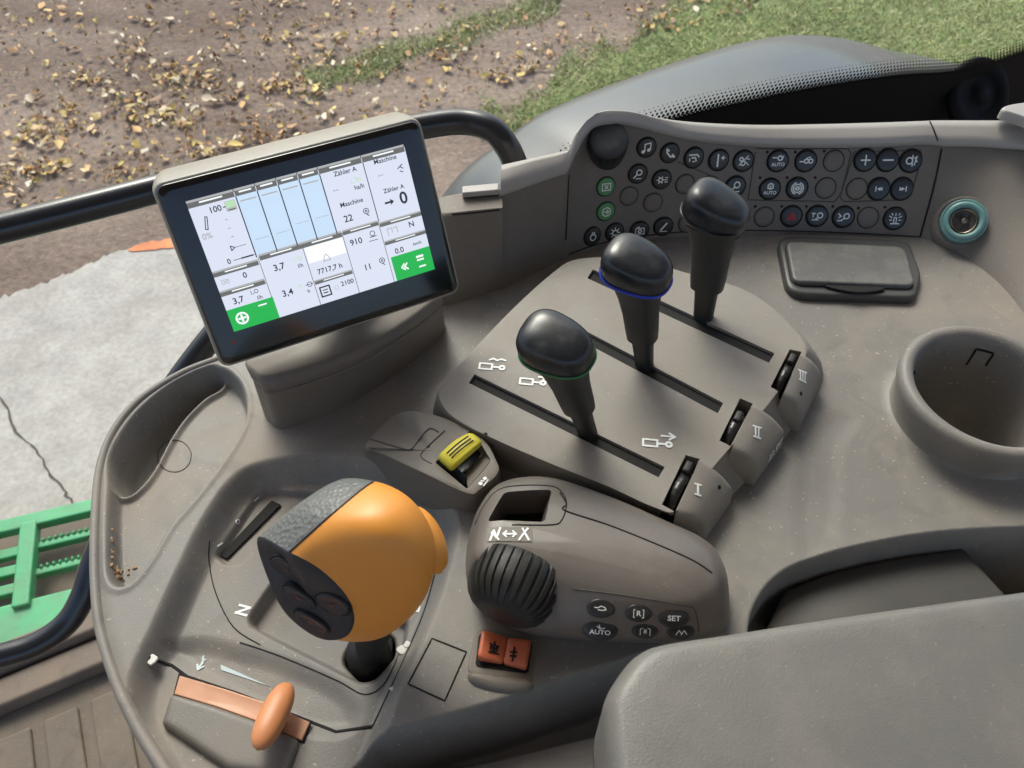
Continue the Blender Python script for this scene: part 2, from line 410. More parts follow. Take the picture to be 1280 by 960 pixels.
def leaves(n):
    cen = []
    while len(cen) < n:
        u = rng.random()
        px = rng.uniform(-420, 950); py = rng.uniform(-200, 330)
        # density as in the photo: leaf drifts along two bands, bare tracks between
        line = 300-(px+0)*.30                    # slab edge
        if py > line-4 and rng.random() > .03: continue
        band = math.exp(-((py-(215-.12*px))/38)**2) + .9*math.exp(-((py-(120-.16*(px-300)))/40)**2)*(1 if px > 180 else .7) + .55*(px < 430)*(py < 130)+.25*(py < -40)
        band += .8*math.exp(-((px-690)/60)**2-((py-75)/35)**2)+.5*math.exp(-((px-520)/120)**2-((py-20)/20)**2)
        gx_, gy_ = groundxy(px, py)
        cl = .5+.5*math.sin(gx_*7+2.3*math.sin(gy_*5.1))*math.sin(gy_*8.3+1.7*math.sin(gx_*4.3+2)); cl2 = .5+.5*math.sin(gx_*23+3*math.sin(gy_*17))*math.sin(gy_*29+2*math.sin(gx_*19))
        bandn = (.09+band*.55)*(.18+cl**2*1.1)*(.3+cl2)
        bandn_old = (.05+band*math.sin(px*.021+py*.05)**2)*(.25+math.sin(px*.083+2*math.sin(py*.11))**2*math.sin(py*.09+px*.013)**2*1.6)
        if rng.random() < bandn: cen.append(groundxy(px, py))
    cen = np.array(cen)
    t = np.array([(0, -1), (.55, -.25), (.42, .45), (0, 1), (-.42, .45), (-.55, -.25)])
    V = np.zeros((n, 6, 3)); pal = np.array([(.68, .46, .22), (.64, .36, .13), (.48, .26, .11), (.72, .58, .38), (.62, .45, .12), (.34, .19, .10), (.76, .64, .46), (.74, .52, .17)])
    sz = (rng.gamma(5, .0033, n)*np.where(rng.random(n) < .35, .45, 1)).clip(.004, .034); th = rng.uniform(0, 6.28, n); c, s = np.cos(th), np.sin(th)
    for k in range(6):
        x, y = t[k, 0]*sz*rng.uniform(.8, 1.2, n), t[k, 1]*sz
        V[:, k, 0] = cen[:, 0]+x*c-y*s; V[:, k, 1] = cen[:, 1]+x*s+y*c
        V[:, k, 2] = GZ+.010+rng.uniform(0, .022, n)+(.012 if k in (1, 2, 4, 5) else 0)*rng.uniform(-.5, 1, n)
    F = []
    base = np.arange(n)[:, None]*6
    F = np.concatenate([base+np.array([0, 1, 2, 3]), base+np.array([0, 3, 4, 5])])
    cols = np.repeat(pal[rng.integers(0, len(pal), n)]*rng.uniform(.6, 1.15, (n, 1)), 6, axis=0)
    fastmesh('fallen_leaves', V.reshape(-1, 3), F, cols, 'leaf', kind='stuff', label='yellow and brown fallen leaves scattered over the dirt track', category='leaves')
leaves(7000)
def grass():
    n = 120000; px = rng.uniform(380, 1500, n*3); py = rng.uniform(-120, 175, n*3)
    e1 = 150-(px-610)*.62                        # left edge of the big meadow
    e1 = e1+14*np.sin(px*.05)+9*np.sin(px*.13+1)
    a = py > e1+rng.normal(0, 10, len(px))
    strip = np.abs(py-(95-(px-420)*.34))-(9+9*np.sin(px*.03)**2) < rng.normal(0, 6, len(px)); strip &= (px < 700)
    keep = (a & (px > 600)) | strip
    px, py = px[keep][:n], py[keep][:n]; n = len(px)
    dz = (-sp+(480-py)/FPX*cp); t = (GZ-CAMZ)/dz; x = (px-640)/FPX*t; y = (cp+(480-py)/FPX*sp)*t
    hgt = rng.uniform(.008, .032, n); wd = rng.uniform(.002, .0045, n); th = rng.uniform(0, 6.28, n); lean = rng.uniform(.6, 2.2, n)*hgt; la = rng.uniform(0, 6.28, n)
    V = np.zeros((n, 3, 3)); c, s = np.cos(th)*wd, np.sin(th)*wd
    V[:, 0] = np.c_[x-c, y-s, np.full(n, GZ)]; V[:, 1] = np.c_[x+c, y+s, np.full(n, GZ)]
    V[:, 2] = np.c_[x+np.cos(la)*lean, y+np.sin(la)*lean, GZ+hgt]
    F = np.arange(n)[:, None]*3+np.array([0, 1, 2])
    patch = .5+.5*np.sin(x*5.1+1.3*np.sin(y*4))*np.sin(y*3.7+x)
    green = np.array([(.26, .34, .11)])*(.75+.5*patch[:, None]); yel = np.array([(.52, .48, .24)])
    f = (rng.random(n) < .30+.20*patch)[:, None]; col = np.where(f, yel, green)*rng.uniform(.7, 1.35, (n, 1))
    fastmesh('grass', V.reshape(-1, 3), F, np.repeat(col, 3, axis=0), 'blade', kind='stuff', label='short green grass with dry straws beside the dirt track', category='grass')
grass()
# meadow soil under the blades
M['sod'] = mat('sod', (.24, .29, .11), .9, var=.3, dust=.5, dcol=(.20, .17, .09), dscale=6)
sp_ = [groundxy(*p) for p in [(655, 150), (700, 112), (760, 74), (825, 32), (880, 0), (935, -40), (1010, -80), (1100, -120), (1900, -120), (1900, 200), (700, 200)]]
rag = []
for i in range(len(sp_)):
    a, b = sp_[i], sp_[(i+1) % len(sp_)]
    for q in range(12): rag.append((a[0]+(b[0]-a[0])*q/12+rng.normal(0, .03), a[1]+(b[1]-a[1])*q/12+rng.normal(0, .03), GZ+.004))
part('meadow', rag, [tuple(range(len(rag)))], 'sod', smooth=False, kind='structure')
# ================================================================== window pane line (tractor axis)
AX = Vector((.894, .447, 0)).normalized(); OUT = Vector((-AX.y, AX.x, 0))       # backwards along the tractor, outwards
P0 = Vector((0, .70, 0))
def pane(px, py, off=0): return onplane(px, py, P0+OUT*off, OUT)
def glassmat():
    m = bpy.data.materials.new('window_glass'); m.use_nodes = True; N = m.node_tree.nodes; L = m.node_tree.links
    out = N['Material Output']; N.remove(N['Principled BSDF'])
    t = N.new('ShaderNodeBsdfTransparent'); t.inputs[0].default_value = (.93, .96, .95, 1); g = N.new('ShaderNodeBsdfGlossy'); g.inputs['Roughness'].default_value = .02
    f = N.new('ShaderNodeLayerWeight'); f.inputs['Blend'].default_value = .5; mx = N.new('ShaderNodeMixShader')
    pw = N.new('ShaderNodeMath'); pw.operation = 'POWER'; pw.inputs[1].default_value = 5; L.new(f.outputs['Facing'], pw.inputs[0])
    ma = N.new('ShaderNodeMath'); ma.operation = 'MULTIPLY_ADD'; ma.inputs[1].default_value = .45; ma.inputs[2].default_value = .018; L.new(pw.outputs[0], ma.inputs[0])
    L.new(ma.outputs[0], mx.inputs[0]); L.new(t.outputs[0], mx.inputs[1]); L.new(g.outputs[0], mx.inputs[2]); L.new(mx.outputs[0], out.inputs[0])
    return m
M['glass'] = glassmat()
win = thing('side_window', 'large clear cab side window with a black dotted printed edge', 'window', P0+Vector((0, 0, -.6)))
q = [P0-AX*1.6+Vector((0, 0, -.56)), P0+AX*1.6+Vector((0, 0, -.56)), P0+AX*1.6+Vector((0, 0, 1.0)), P0-AX*1.6+Vector((0, 0, 1.0))]
part('pane', q+[p+OUT*.005 for p in q], [(0, 1, 2, 3), (7, 6, 5, 4), (0, 4, 5, 1), (2, 6, 7, 3), (1, 5, 6, 2), (0, 3, 7, 4)], 'glass', win, smooth=False)
fe = [(700, 205), (770, 172), (830, 152), (880, 138), (930, 127), (980, 116), (1030, 107), (1080, 99), (1130, 93), (1180, 90), (1220, 84), (1260, 71), (1300, 56), (1360, 30), (1450, -10)]
fe3 = spline([pane(x, y, -.002) for x, y in fe], 8, False)
low = [Vector((p.x, p.y, -.5)) for p in fe3]
n = len(fe3); F = [(i, i+1, n+i+1, n+i) for i in range(n-1)]
part('frit_band', fe3+low, F, 'frit', win, smooth=False)
V = []; F = []                                   # the dots
tot = 0; acc = [0]
for a, b in zip(fe3[:-1], fe3[1:]): tot += (b-a).length; acc.append(tot)
sp1 = .0058; rows = 6
k = 0; s_ = 0
def along(s):
    j = int(np.searchsorted(acc, s))-1; j = max(0, min(j, len(fe3)-2)); f = (s-acc[j])/(acc[j+1]-acc[j]); return fe3[j].lerp(fe3[j+1], f), (fe3[j+1]-fe3[j]).normalized()
while s_ < tot:
    for r in range(rows):
        p, t = along(min(tot, s_+(sp1/2 if r % 2 else 0))); up = Vector((0, 0, 1))
        c = p+up*(r*.0044-.001); rad = .0031*(1-r/6.5)
        o = len(V); V += [c+AX*rad*math.cos(a*math.pi/4)+up*rad*math.sin(a*math.pi/4) for a in range(8)]; F.append(tuple(range(o, o+8)))
    s_ += sp1
part('frit_dots', V, F, 'frit', win, smooth=False)
c0 = pane(1220, 120, -.012)
part('hinge_cap', *lathe([(.050, 0), (.050, .006), (.047, .009), (.030, .010), (.0295, .008), (.012, .008), (.011, .011), (.004, .012)], c0, (-OUT+Vector((-.15, 0, .75))), 40), 'frit', win)
# ================================================================== cab roof (keeps the sky overhead off the console, as the real cab does)
RZ = .95
rf_ = thing('cab_roof', 'cab roof lining above the console, out of the picture overhead', 'roof', (0, 0, RZ))
M['roof'] = mat('roof_lining', (.40, .39, .37), .8)
rq = [P0-AX*1.8-OUT*.02, P0+AX*1.8-OUT*.02, P0+AX*1.8-OUT*1.9, P0-AX*1.8-OUT*1.9]; rq = [Vector((p.x, p.y, RZ)) for p in rq]
part('lining', rq+[p+Vector((0, 0, .06)) for p in rq], [(0, 1, 2, 3), (7, 6, 5, 4), (0, 4, 5, 1), (1, 5, 6, 2), (2, 6, 7, 3), (3, 7, 4, 0)], 'roof', rf_, smooth=False)
# ================================================================== rear fender outside
fd = thing('wheel_fender', 'smooth dark grey rear wheel fender bulging up outside the window', 'fender', Vector((.5, 1.2, GZ+.3)))
prof = [(-.86, -.95), (-.80, -.70), (-.72, -.50), (-.609, -.346), (-.50, -.285), (-.41, -.255), (-.186, -.235), (0, -.237), (.15, -.272), (.2856, -.325), (.40, -.365), (.538, -.419), (.75, -.52), (1.0, -.68)]
PF = spline([Vector((s, z, 0)) for s, z in prof], 6, False)
E0 = Vector((.445, 1.35, 0)); rings = []
for p in PF:
    ring = []
    for d, dz in [(-.62, -.12), (-.60, -.03), (-.57, -.008), (-.52, 0), (-.40, .012), (-.25, .016), (-.12, .010), (-.06, .002), (-.03, -.006), (-.012, -.016), (0, -.034), (.004, -.06), (.004, -.16)]:
        ring.append(E0+AX*p.x+OUT*(d+.014)+Vector((0, 0, p.y+dz-.004)))
    rings.append(ring)
part('fender_shell', *loftdata(rings, False, False, closed=False), 'fender', fd)
# wheel seen only from the side (under the fender)
wc = E0+AX*(.1)+OUT*(-.28)+Vector((0, 0, -.95))
part('tyre', *lathe([(.25, -.2), (.5, -.24), (.58, -.2), (.62, -.1), (.62, .1), (.58, .2), (.5, .24), (.25, .2)], wc, OUT, 64, up=Vector((0, 0, 1))), 'rubber', fd)
# ================================================================== cab floor
fl = thing('cab_floor', 'brown cab floor with ribbed rubber mat behind the sill, lower left corner', 'floor mat', (-.5, .2, -.56))
FZ = -.55
a_, b_ = P0-AX*1.5, P0+AX*1.5
def alongpane(s, off, z): return P0+AX*s-OUT*off+Vector((0, 0, z))
ring = [alongpane(-1.6, .02, FZ), alongpane(1.4, .02, FZ), alongpane(1.4, 1.5, FZ), alongpane(-1.6, 1.5, FZ)]
M['mat'] = mat('mat_rubber', (.135, .108, .082), .7, bump=.3, bscale=400, dust=.6, dcol=(.24, .19, .14), dscale=12, var=.2)
M['sill'] = mat('sill_paint', (.17, .13, .10), .6, dust=.6, dcol=(.27, .20, .14), dscale=20, var=.2)
part('floor_plate', ring+[p-Vector((0, 0, .02)) for p in ring], [(0, 1, 2, 3), (0, 4, 5, 1), (1, 5, 6, 2), (2, 6, 7, 3), (3, 7, 4, 0)], 'mat', fl, smooth=False)
def bar3(s0, s1, o0, o1, z0, z1, r=.004):
    ring = [alongpane(s0, o0, z0), alongpane(s1, o0, z0), alongpane(s1, o1, z0), alongpane(s0, o1, z0)]
    return slab(roundpoly(ring, .1, 3), z1-z0, r, 3)
part('sill', *merge(bar3(-1.6, 1.4, .012, .045, FZ, FZ+.035), bar3(-1.6, 1.4, .049, .085, FZ, FZ+.022)), 'sill', fl, angle=40)
ribs = []
for i in range(34):
    s0 = -1.5+i*.052; ribs.append(bar3(s0, s0+.038, .115, .62, FZ, FZ+.006, .003))
part('mat_ribs', *merge(*ribs), 'mat', fl, angle=40)
# ================================================================== green steps outside
st = thing('green_steps', 'green painted steel steps with serrated slots seen through the window at left edge', 'steps', W(40, 700, -1.0))
M['green'] = mat('green_paint', (.055, .36, .15), .45, dust=.7, dcol=(.19, .25, .16), dscale=14, var=.15)
SZ = -.95
def q2(px, py, z=SZ): return W(px, py, z)
o_ = q2(110, 632); ux = (q2(-60, 672)-q2(110, 632)).normalized(); uy = (q2(110, 800)-q2(110, 632)).normalized()
uy = (uy-ux*uy.dot(ux)).normalized()
def stepbar(u0, u1, v0, v1, z0, z1):
    P = [o_+ux*u+uy*v+Vector((0, 0, z0)) for u, v in ((u0, v0), (u1, v0), (u1, v1), (u0, v1))]
    return slab(roundpoly(P, .12, 3), z1-z0, .003, 3)
Lw = .0013
bars = [stepbar(-.3, .75, 0, .03, 0, .02), stepbar(-.3, .75, .185, .275, -.02, .012)]
for u in (.085, .17): bars.append(stepbar(u, u+.03, .02, .20, 0, .022))
for v in (.065, .105, .145): bars.append(stepbar(.115, .175, v-.012, v+.010, -.015, -.002))
for v in (.062, .12):
    bars.append(stepbar(-.3, .09, v, v+.014, -.01, .006))
    for i in range(34):
        u = -.29+i*.011; bars.append(stepbar(u, u+.005, v-.005, v+.002, -.002, .011))
    bars.append(stepbar(.2, .75, v, v+.016, -.01, .006))
part('shade_plate', *merge(stepbar(-.3, .75, -.02, .32, -.06, -.05)), 'mat', st, angle=40)  # added brown plate, stands in for the shaded area behind the step openings
part('step_tread', *merge(*bars), 'green', st, angle=40)
part('step_riser', *merge(stepbar(-.3, .75, .275, .285, -.5, .0), stepbar(-.3, -.29, 0, .28, -.5, 0), stepbar(.74, .75, 0, .28, -.5, 0)), 'green', st, angle=40)
# ================================================================== CONSOLE
con = thing('armrest_console', 'large grey brown moulded plastic side console carrying all the controls', 'console', (0, .35, -.35))
OUTL = [(262, 446), (215, 466), (168, 497), (134, 538), (117, 585), (111, 650), (110, 720), (116, 785), (135, 850), (160, 905), (190, 955), (230, 1010),
        (300, 1080), (500, 1120), (900, 1120), (1300, 1100), (1480, 900), (1480, 500), (1400, 300), (1250, 235), (1160, 240), (1000, 262), (850, 262),
        (730, 270), (640, 300), (560, 330), (470, 372), (360, 415)]
ring = spline([W(x, y, 0) for x, y in OUTL], 8)
poly = np.array([(p.x, p.y) for p in ring])
GR = .001
X0, X1, Y0, Y1 = poly[:, 0].min(), min(.46, poly[:, 0].max()), max(.03, poly[:, 1].min()), poly[:, 1].max()
gx = np.arange(X0, X1, GR); gy = np.arange(Y0, Y1, GR); XX, YY = np.meshgrid(gx, gy); shp = XX.shape
xf, yf = XX.ravel().astype(np.float32), YY.ravel().astype(np.float32)
def sdf(poly):
    """signed distance, positive inside"""
    d2 = np.full(xf.shape, 1e9, np.float32); inside = np.zeros(xf.shape, bool); n = len(poly)
    for i in range(n):
        ax, ay = poly[i]; bx, by = poly[(i+1) % n]; ex, ey = bx-ax, by-ay
        wx, wy = xf-ax, yf-ay; l = ex*ex+ey*ey
        if l < 1e-14: continue
        t = np.clip((wx*ex+wy*ey)/l, 0, 1); dx, dy = wx-ex*t, wy-ey*t; d2 = np.minimum(d2, dx*dx+dy*dy)
        c = ((ay <= yf) & (yf < by)) | ((by <= yf) & (yf < ay))
        if abs(ey) > 1e-12: inside ^= c & (xf < ax+ex*(yf-ay)/ey)
    return np.sqrt(d2)*np.where(inside, 1, -1)
def sdpx(pts, z=0, k=6, rnd=None):
    P = [W(x, y, z) for x, y in pts]; P = spline(P, k) if rnd is None else roundpoly(P, rnd, 4)
    return sdf([(p.x, p.y) for p in P])
def sstep(t): t = np.clip(t, 0, 1); return t*t*(3-2*t)
H = np.zeros(xf.shape, np.float32)
sdo = sdf(poly)
def rec(pts, val, rmp, k=6, rnd=None, z=0, rel=False):
    global H
    d = sdpx(pts, z, k, rnd); wgt = sstep(.5+d/rmp)
    H = H*(1-wgt)+(H+val if rel else val)*wgt
    return d
# gentle swell of the whole moulding
H += .0015*np.sin(xf*9+yf*5)
# --- left tray
TRAY = [(268, 462), (293, 474), (305, 500), (302, 530), (278, 572), (245, 615), (210, 655), (186, 694), (164, 722), (148, 729), (138, 716), (136, 680), (137, 620), (143, 566), (172, 520), (222, 480)]
dT = rec(TRAY, -.015, .0045)
H += .0009*np.exp(-((dT+.0035)/.0022)**2)
POCK = [(268, 478), (274, 486), (252, 500), (226, 526), (206, 556), (188, 590), (170, 612), (158, 618), (152, 606), (154, 580), (182, 536), (222, 500)]
dP = rec(POCK, -.036, .009, z=-.015)
H += np.where(dT > 0, .0035*np.exp(-((dP+.0045)/.0016)**2), 0)                 # thin rim between pocket and tray
# --- joystick gate panel, stepped down from the rim
GATE = [(300, 598), (345, 582), (410, 578), (470, 588), (530, 612), (560, 650), (556, 690), (530, 770), (500, 830), (468, 912), (440, 985), (420, 1060), (260, 1060), (205, 960), (170, 900), (170, 850), (196, 790), (232, 710), (262, 650)]
dG = rec(GATE, -.016, .014)
# oval field round the lever, slot channel and the gate opening
CH = [(270, 694), (318, 622), (332, 612), (420, 618), (424, 640), (352, 640), (300, 705), (280, 704)]
rec(CH, -.005, .003, rnd=.25, z=-.016, rel=True)
GT = [(308, 778), (347, 722), (430, 745), (508, 775), (504, 805), (470, 850), (452, 852)]
rec(GT, -.009, .004, rnd=.22, z=-.016, rel=True)
HOLE = [(428, 822), (440, 800), (470, 786), (490, 794), (490, 815), (466, 842), (450, 846)]
rec(HOLE, -.030, .004, rnd=.35, z=-.02, rel=True)
# throttle block hollow: shallow dish above the orange band
DISH = [(215, 815), (245, 805), (300, 815), (370, 838), (430, 870), (440, 905), (400, 912), (330, 885), (260, 850)]
rec(DISH, -.004, .012, z=-.016, rel=True)
# --- lower edge step of the console deck towards the driver
STEP = [(400, 985), (470, 926), (560, 900), (700, 858), (800, 815), (900, 790), (945, 775), (1000, 900), (1400, 900), (1400, 1120), (400, 1120)]
rec([(330, 1090), (432, 972), (468, 932), (520, 918), (620, 890), (755, 846), (900, 800), (960, 900), (960, 1130), (340, 1130)], -.05, .012, rnd=.12)
rec([(400, 1090), (530, 940), (620, 921), (755, 888), (900, 860), (960, 900), (960, 1130), (420, 1130)], -.036, .004, rnd=.12)
# --- right storage bin
BIN = [(944, 800), (952, 762), (975, 730), (1010, 710), (1070, 692), (1150, 676), (1230, 668), (1330, 664), (1430, 664), (1430, 900), (944, 900)]
dB = rec(BIN, -.10, .010)
# --- cup holder well, lid well, wall foot fillet
cc = W(1239, 482, .030)
d = math_r = np.sqrt((xf-cc.x)**2+(yf-cc.y)**2)
H = np.where(d < .0468, -.075, H)
H = H+np.where(d >= .0468, .0025*np.exp(-np.clip(d-.051, 0, 1)/.003), 0)
# shallow moulded swirl right of the lever plate
d = rec([(1000, 600), (1010, 555), (1040, 520), (1070, 525), (1050, 560), (1045, 640), (1030, 690), (1000, 690)], -.0008, .012, rel=True)
# low rim on the outer edge
edge_in = .0055
H = H-np.where(sdo < .012, .003*(1-np.clip(sdo/.012, 0, 1))**2, 0)
keep = (sdo > .0015).reshape(shp)
idx = -np.ones(shp, np.int64); fk = keep[:-1, :-1] & keep[1:, :-1] & keep[:-1, 1:] & keep[1:, 1:]
ny, nx = shp; lin = np.arange(ny*nx).reshape(shp)
Fq = np.stack([lin[:-1, :-1][fk], lin[:-1, 1:][fk], lin[1:, 1:][fk], lin[1:, :-1][fk]], 1)
used = np.unique(Fq); rm = np.zeros(ny*nx, np.int64); rm[used] = np.arange(len(used)); Fq = rm[Fq]
VV = np.stack([xf[used], yf[used], H[used]], 1)
deck = fastmesh('deck_shell', VV-np.array(con.location), Fq, None, 'deck'); deck.parent = con
deck.data.polygons.foreach_set('use_smooth', [True]*len(deck.data.polygons))
def hz(x, y):
    i = int((y-Y0)/GR); j = int((x-X0)/GR); return float(H.reshape(shp)[min(max(i, 0), ny-1), min(max(j, 0), nx-1)])
rings = []
for dd, z in [(.006, -.004), (.005, -.0005), (.0035, .0008), (.0015, .0004), (0, -.002), (-.0012, -.007), (-.0022, -.02), (-.010, -.10), (-.022, -.22), (-.03, -.34), (-.03, -.45)]:
    rings.append(inset(ring, dd, z))
part('side_skirt', *loftdata(rings, False, False), 'deck', con)
TD = BVHTree.FromPolygons([Vector(v) for v in VV.tolist()], Fq.tolist())
part('seam', *merge(ribbon(TD, [(186, 822), (215, 832), (234, 846), (300, 868), (420, 915), (466, 908)], .0016, .0004, smooth=False),
                    ribbon(TD, [(466, 908), (500, 835), (530, 765), (548, 700)], .0010, .0003),
                    ribbon(TD, [(262, 676), (261, 700), (270, 742), (292, 784), (325, 806)], .0006, .0003),
                    ribbon(TD, [(300, 803), (350, 820), (420, 850), (455, 868), (480, 855), (500, 815)], .0006, .0003),
                    ribbon(TD, [(510, 855), (540, 798), (583, 815), (556, 876)], .0008, .0003, closed=True, smooth=False)), 'black', con)
part('tray_mark', *ribbon(TD, [(218+21*math.cos(a), 570+20*math.sin(a)) for a in np.arange(0, 6.2, .5)], .0006, .0003, closed=True), 'bin', con)
def flatpoly(pix, z, h=.001, rnd=.15): return slab(roundpoly([W(x, y, z) for x, y in pix], rnd, 4), h, .0004, 2)
part('slot', *flatpoly([(275, 695), (284, 700), (352, 632), (340, 626)], -.0205, .0012), 'black', con)
part('gate_hole', *flatpoly([(428, 820), (438, 797), (470, 784), (491, 793), (491, 817), (468, 845), (448, 848)], -.0285, .0012, .35), 'black', con)
V, F = [], []
# storage bin insert
part('bin_insert', *loftdata([[W(x, y, z) for x, y in roundp] for z, roundp in [
    (-.095, [(958, 800), (985, 742), (1040, 722), (1110, 706), (1205, 692), (1262, 748), (1300, 800), (1130, 860)]),
    (-.022, [(956, 790), (982, 738), (1040, 716), (1110, 700), (1203, 686), (1256, 744), (1290, 800), (1130, 850)]),
    (-.020, [(962, 790), (986, 742), (1040, 720), (1110, 704), (1201, 690), (1250, 745), (1284, 800), (1130, 846)])]]), 'bin', con, angle=50)
# cup holder
R_ = .0475
cupo = Vector((cc.x, cc.y, 0))
cup = thing('cup_holder', 'round grey plastic cup holder standing proud of the console at right', 'cup holder', cupo)
outer = [(R_+.0080, -.004), (R_+.0045, .0004), (R_+.0036, .003), (R_+.0042, .010), (R_+.0072, .021), (R_+.0080, .0255), (R_+.0062, .0292), (R_+.003, .0303), (R_, .0292), (R_-.0018, .0265), (R_-.0028, .022), (R_-.0035, .008), (R_-.006, -.05), (R_-.009, -.0535)]
part('cup_wall', *lathe(outer+[(R_-.012, -.0545)], cupo, Vector((0, 0, 1)), 96), 'deck', cup)
part('cup_floor', *lathe([(R_-.010, -.0542), (R_-.010, -.0535), (.02, -.053), (.004, -.053)], cupo, Vector((0, 0, 1)), 64), mat_ := 'bin', cup)
def cupstrip(a0, a1, z0, z1, w):
    r = R_-.0036; P = []
    m = 8; V = []; F = []
    for i in range(m+1):
        a = a0+(a1-a0)*i/m; z = z0+(z1-z0)*i/m
        for rr, dz in ((r+.001, -w/2), (r-.0004, -w/2), (r-.0004, w/2), (r+.001, w/2)):
            V.append(cupo+Vector((math.cos(a)*rr, math.sin(a)*rr, z+dz)) if abs(a1-a0) > 1e-3 else cupo+Vector((math.cos(a+(dz/r))*rr, math.sin(a+(dz/r))*rr, z)))
        if i:
            k = 4*i
            for q in range(3): F.append((k-4+q, k-3+q, k+1+q, k+q))
    return V, F
part('cup_clip', *merge(cupstrip(1.05, 1.3, .018, .018, .0012), cupstrip(1.3, 1.3, .018, .002, .0012), cupstrip(1.05, 1.05, .018, .006, .0012)), 'black', cup)
part('cup_clip', *merge(cupstrip(2.75, 2.75, .024, .006, .0012)), 'black', cup)
# debris
V = []
ch = []
for (x, y, r) in [(190, 824, .0035), (504, 812, .0035), (509, 806, .002), (490, 862, .0014)]:
    h_, n_ = onsurf(TD, x, y); rr = [h_+Vector((math.cos(a)*r*rng.uniform(.5, 1.2), math.sin(a)*r*rng.uniform(.5, 1.2), .0002)) for a in np.arange(0, 6.28, .7)]
    ch.append(slab(rr, .0012, .0003, 1))
part('paint_chips', *merge(*ch), 'chip', None, smooth=False, kind='stuff', label='white flakes lying on the joystick panel seams', category='debris')
ch = []
for i in range(26):
    x = 150+rng.normal(0, 6) if i < 18 else 140+rng.normal(0, 1.5); y = 715+rng.normal(0, 5) if i < 18 else 690+rng.normal(0, 16)
    h_, n_ = onsurf(TD, x, y); r = rng.uniform(.0006, .0016)
    ch.append(slab([h_+Vector((math.cos(a)*r*rng.uniform(.5, 1.2), math.sin(a)*r*rng.uniform(.5, 1.2), .0001)) for a in np.arange(0, 6.28, 1.0)], .0008, .0002, 1))
part('crumbs', *merge(*ch), 'crumb', None, smooth=False, kind='stuff', label='brown crumbs in the lower tip of the left tray', category='debris')
# ================================================================== back wall with the button panel
bp_ = thing('button_panel', 'upright curved grey brown panel of round push buttons with bright sky-lit top lip', 'control panel', W(950, 294, 0))
# stations: base(px,py), facetop(px,py,z), lip front, lip back
ST = [((625, 372), (625, 240, .072), (626, 228, .080), (627, 206, .085)),
      ((665, 350), (665, 226, .074), (665, 214, .081), (665, 198, .086)),
      ((697, 334), (700, 214, .076), (700, 205, .082), (701, 190, .087)),
      ((706, 330), (709, 210, .077), (710, 199, .083), (711, 186, .088)),
      ((714, 326), (720, 186, .086), (721, 176, .092), (722, 163, .097)),
      ((728, 322), (737, 158, .094), (737, 152, .098), (740, 147, .101)),
      ((750, 314), (757, 150, .096), (757, 146, .100), (757, 139, .103)),
      ((790, 306), (790, 152, .092), (790, 148, .096), (788, 140, .100)),
      ((830, 302), (830, 163, .083), (828, 158, .088), (823, 148, .093)),
      ((880, 299), (880, 173, .072), (876, 169, .077), (868, 153, .083)),
      ((950, 297), (950, 179, .064), (948, 175, .069), (944, 156, .076)),
      ((1020, 298), (1020, 180, .062), (1020, 176, .067), (1018, 155, .074)),
      ((1090, 300), (1095, 179, .061), (1095, 175, .066), (1092, 153, .073)),
      ((1150, 303), (1155, 176, .061), (1156, 172, .066), (1152, 151, .073)),
      ((1176, 312), (1180, 178, .060), (1180, 174, .064), (1168, 150, .072)),
      ((1205, 328), (1215, 178, .060), (1215, 174, .064), (1205, 150, .072)),
      ((1250, 365), (1255, 180, .059), (1255, 176, .063), (1250, 150, .072)),
      ((1290, 420), (1310, 184, .057), (1310, 180, .061), (1305, 150, .070)),
      ((1330, 500), (1370, 192, .055), (1370, 188, .059), (1370, 152, .068))]
def rowspline(f): return spline([f(s) for s in ST], 6, False)
rb = rowspline(lambda s: W(*s[0], -.004)); rf = rowspline(lambda s: W(*s[1])); rl = rowspline(lambda s: W(*s[2])); rk = rowspline(lambda s: W(*s[3]))
def lerp(a, b, t): return [p.lerp(q, t) for p, q in zip(a, b)]
back = Vector((0, 1, 0))
rows_ = [rb, lerp(rb, rf, .04), lerp(rb, rf, .12), lerp(rb, rf, .3), lerp(rb, rf, .5), lerp(rb, rf, .7), lerp(rb, rf, .9), lerp(rb, rf, .98)]
part('panel_face', *loftdata(rows_, False, False, closed=False), 'wall', bp_)
tf = lerp(rb, rf, .98)
fwd = Vector((0, -.0035, -.001))
lip = [[p+Vector((0, .002, 0)) for p in tf], [p+Vector((0, -.0022, -.0004)) for p in tf], [p+Vector((0, -.0036, .001)) for p in tf], [p.lerp(q, .3)+Vector((0, -.0036, .0015)) for p, q in zip(tf, rl)],
       [p+Vector((0, -.0030, .0)) for p in rl], [p.lerp(q, .12)+Vector((0, 0, .0018)) for p, q in zip(rl, rk)], [p.lerp(q, .5)+Vector((0, 0, .0022)) for p, q in zip(rl, rk)], [p.lerp(q, .92)+Vector((0, 0, .001)) for p, q in zip(rl, rk)],
       [p+Vector((0, .001, -.003)) for p in rk], [p+Vector((0, .002, -.02)) for p in rk], [p+Vector((0, .004, -.2)) for p in rk]]
part('top_lip', *loftdata(lip, False, False, closed=False), 'lip', bp_)
TP = bvh(bpy.data.objects['panel_face'])
TL = bvh(bpy.data.objects['panel_face'], bpy.data.objects['top_lip'])
part('panel_seam', *merge(ribbon(TP, [(1177, 186), (1168, 230), (1150, 296)], .0012, .0005), ribbon(TP, [(711, 218), (707, 300)], .0009, .0005),
     ribbon(TP, [(1150, 296), (1060, 291), (950, 288), (850, 290), (760, 302), (710, 318)], .0008, .0005)), 'black', bp_)
part('lip_joint', *ribbon(TL, [(1162, 152), (1166, 160), (1172, 176)], .0010, .0005), 'black', bp_)
M['wallline'] = mat('panel_line', (.07, .06, .052), .5)
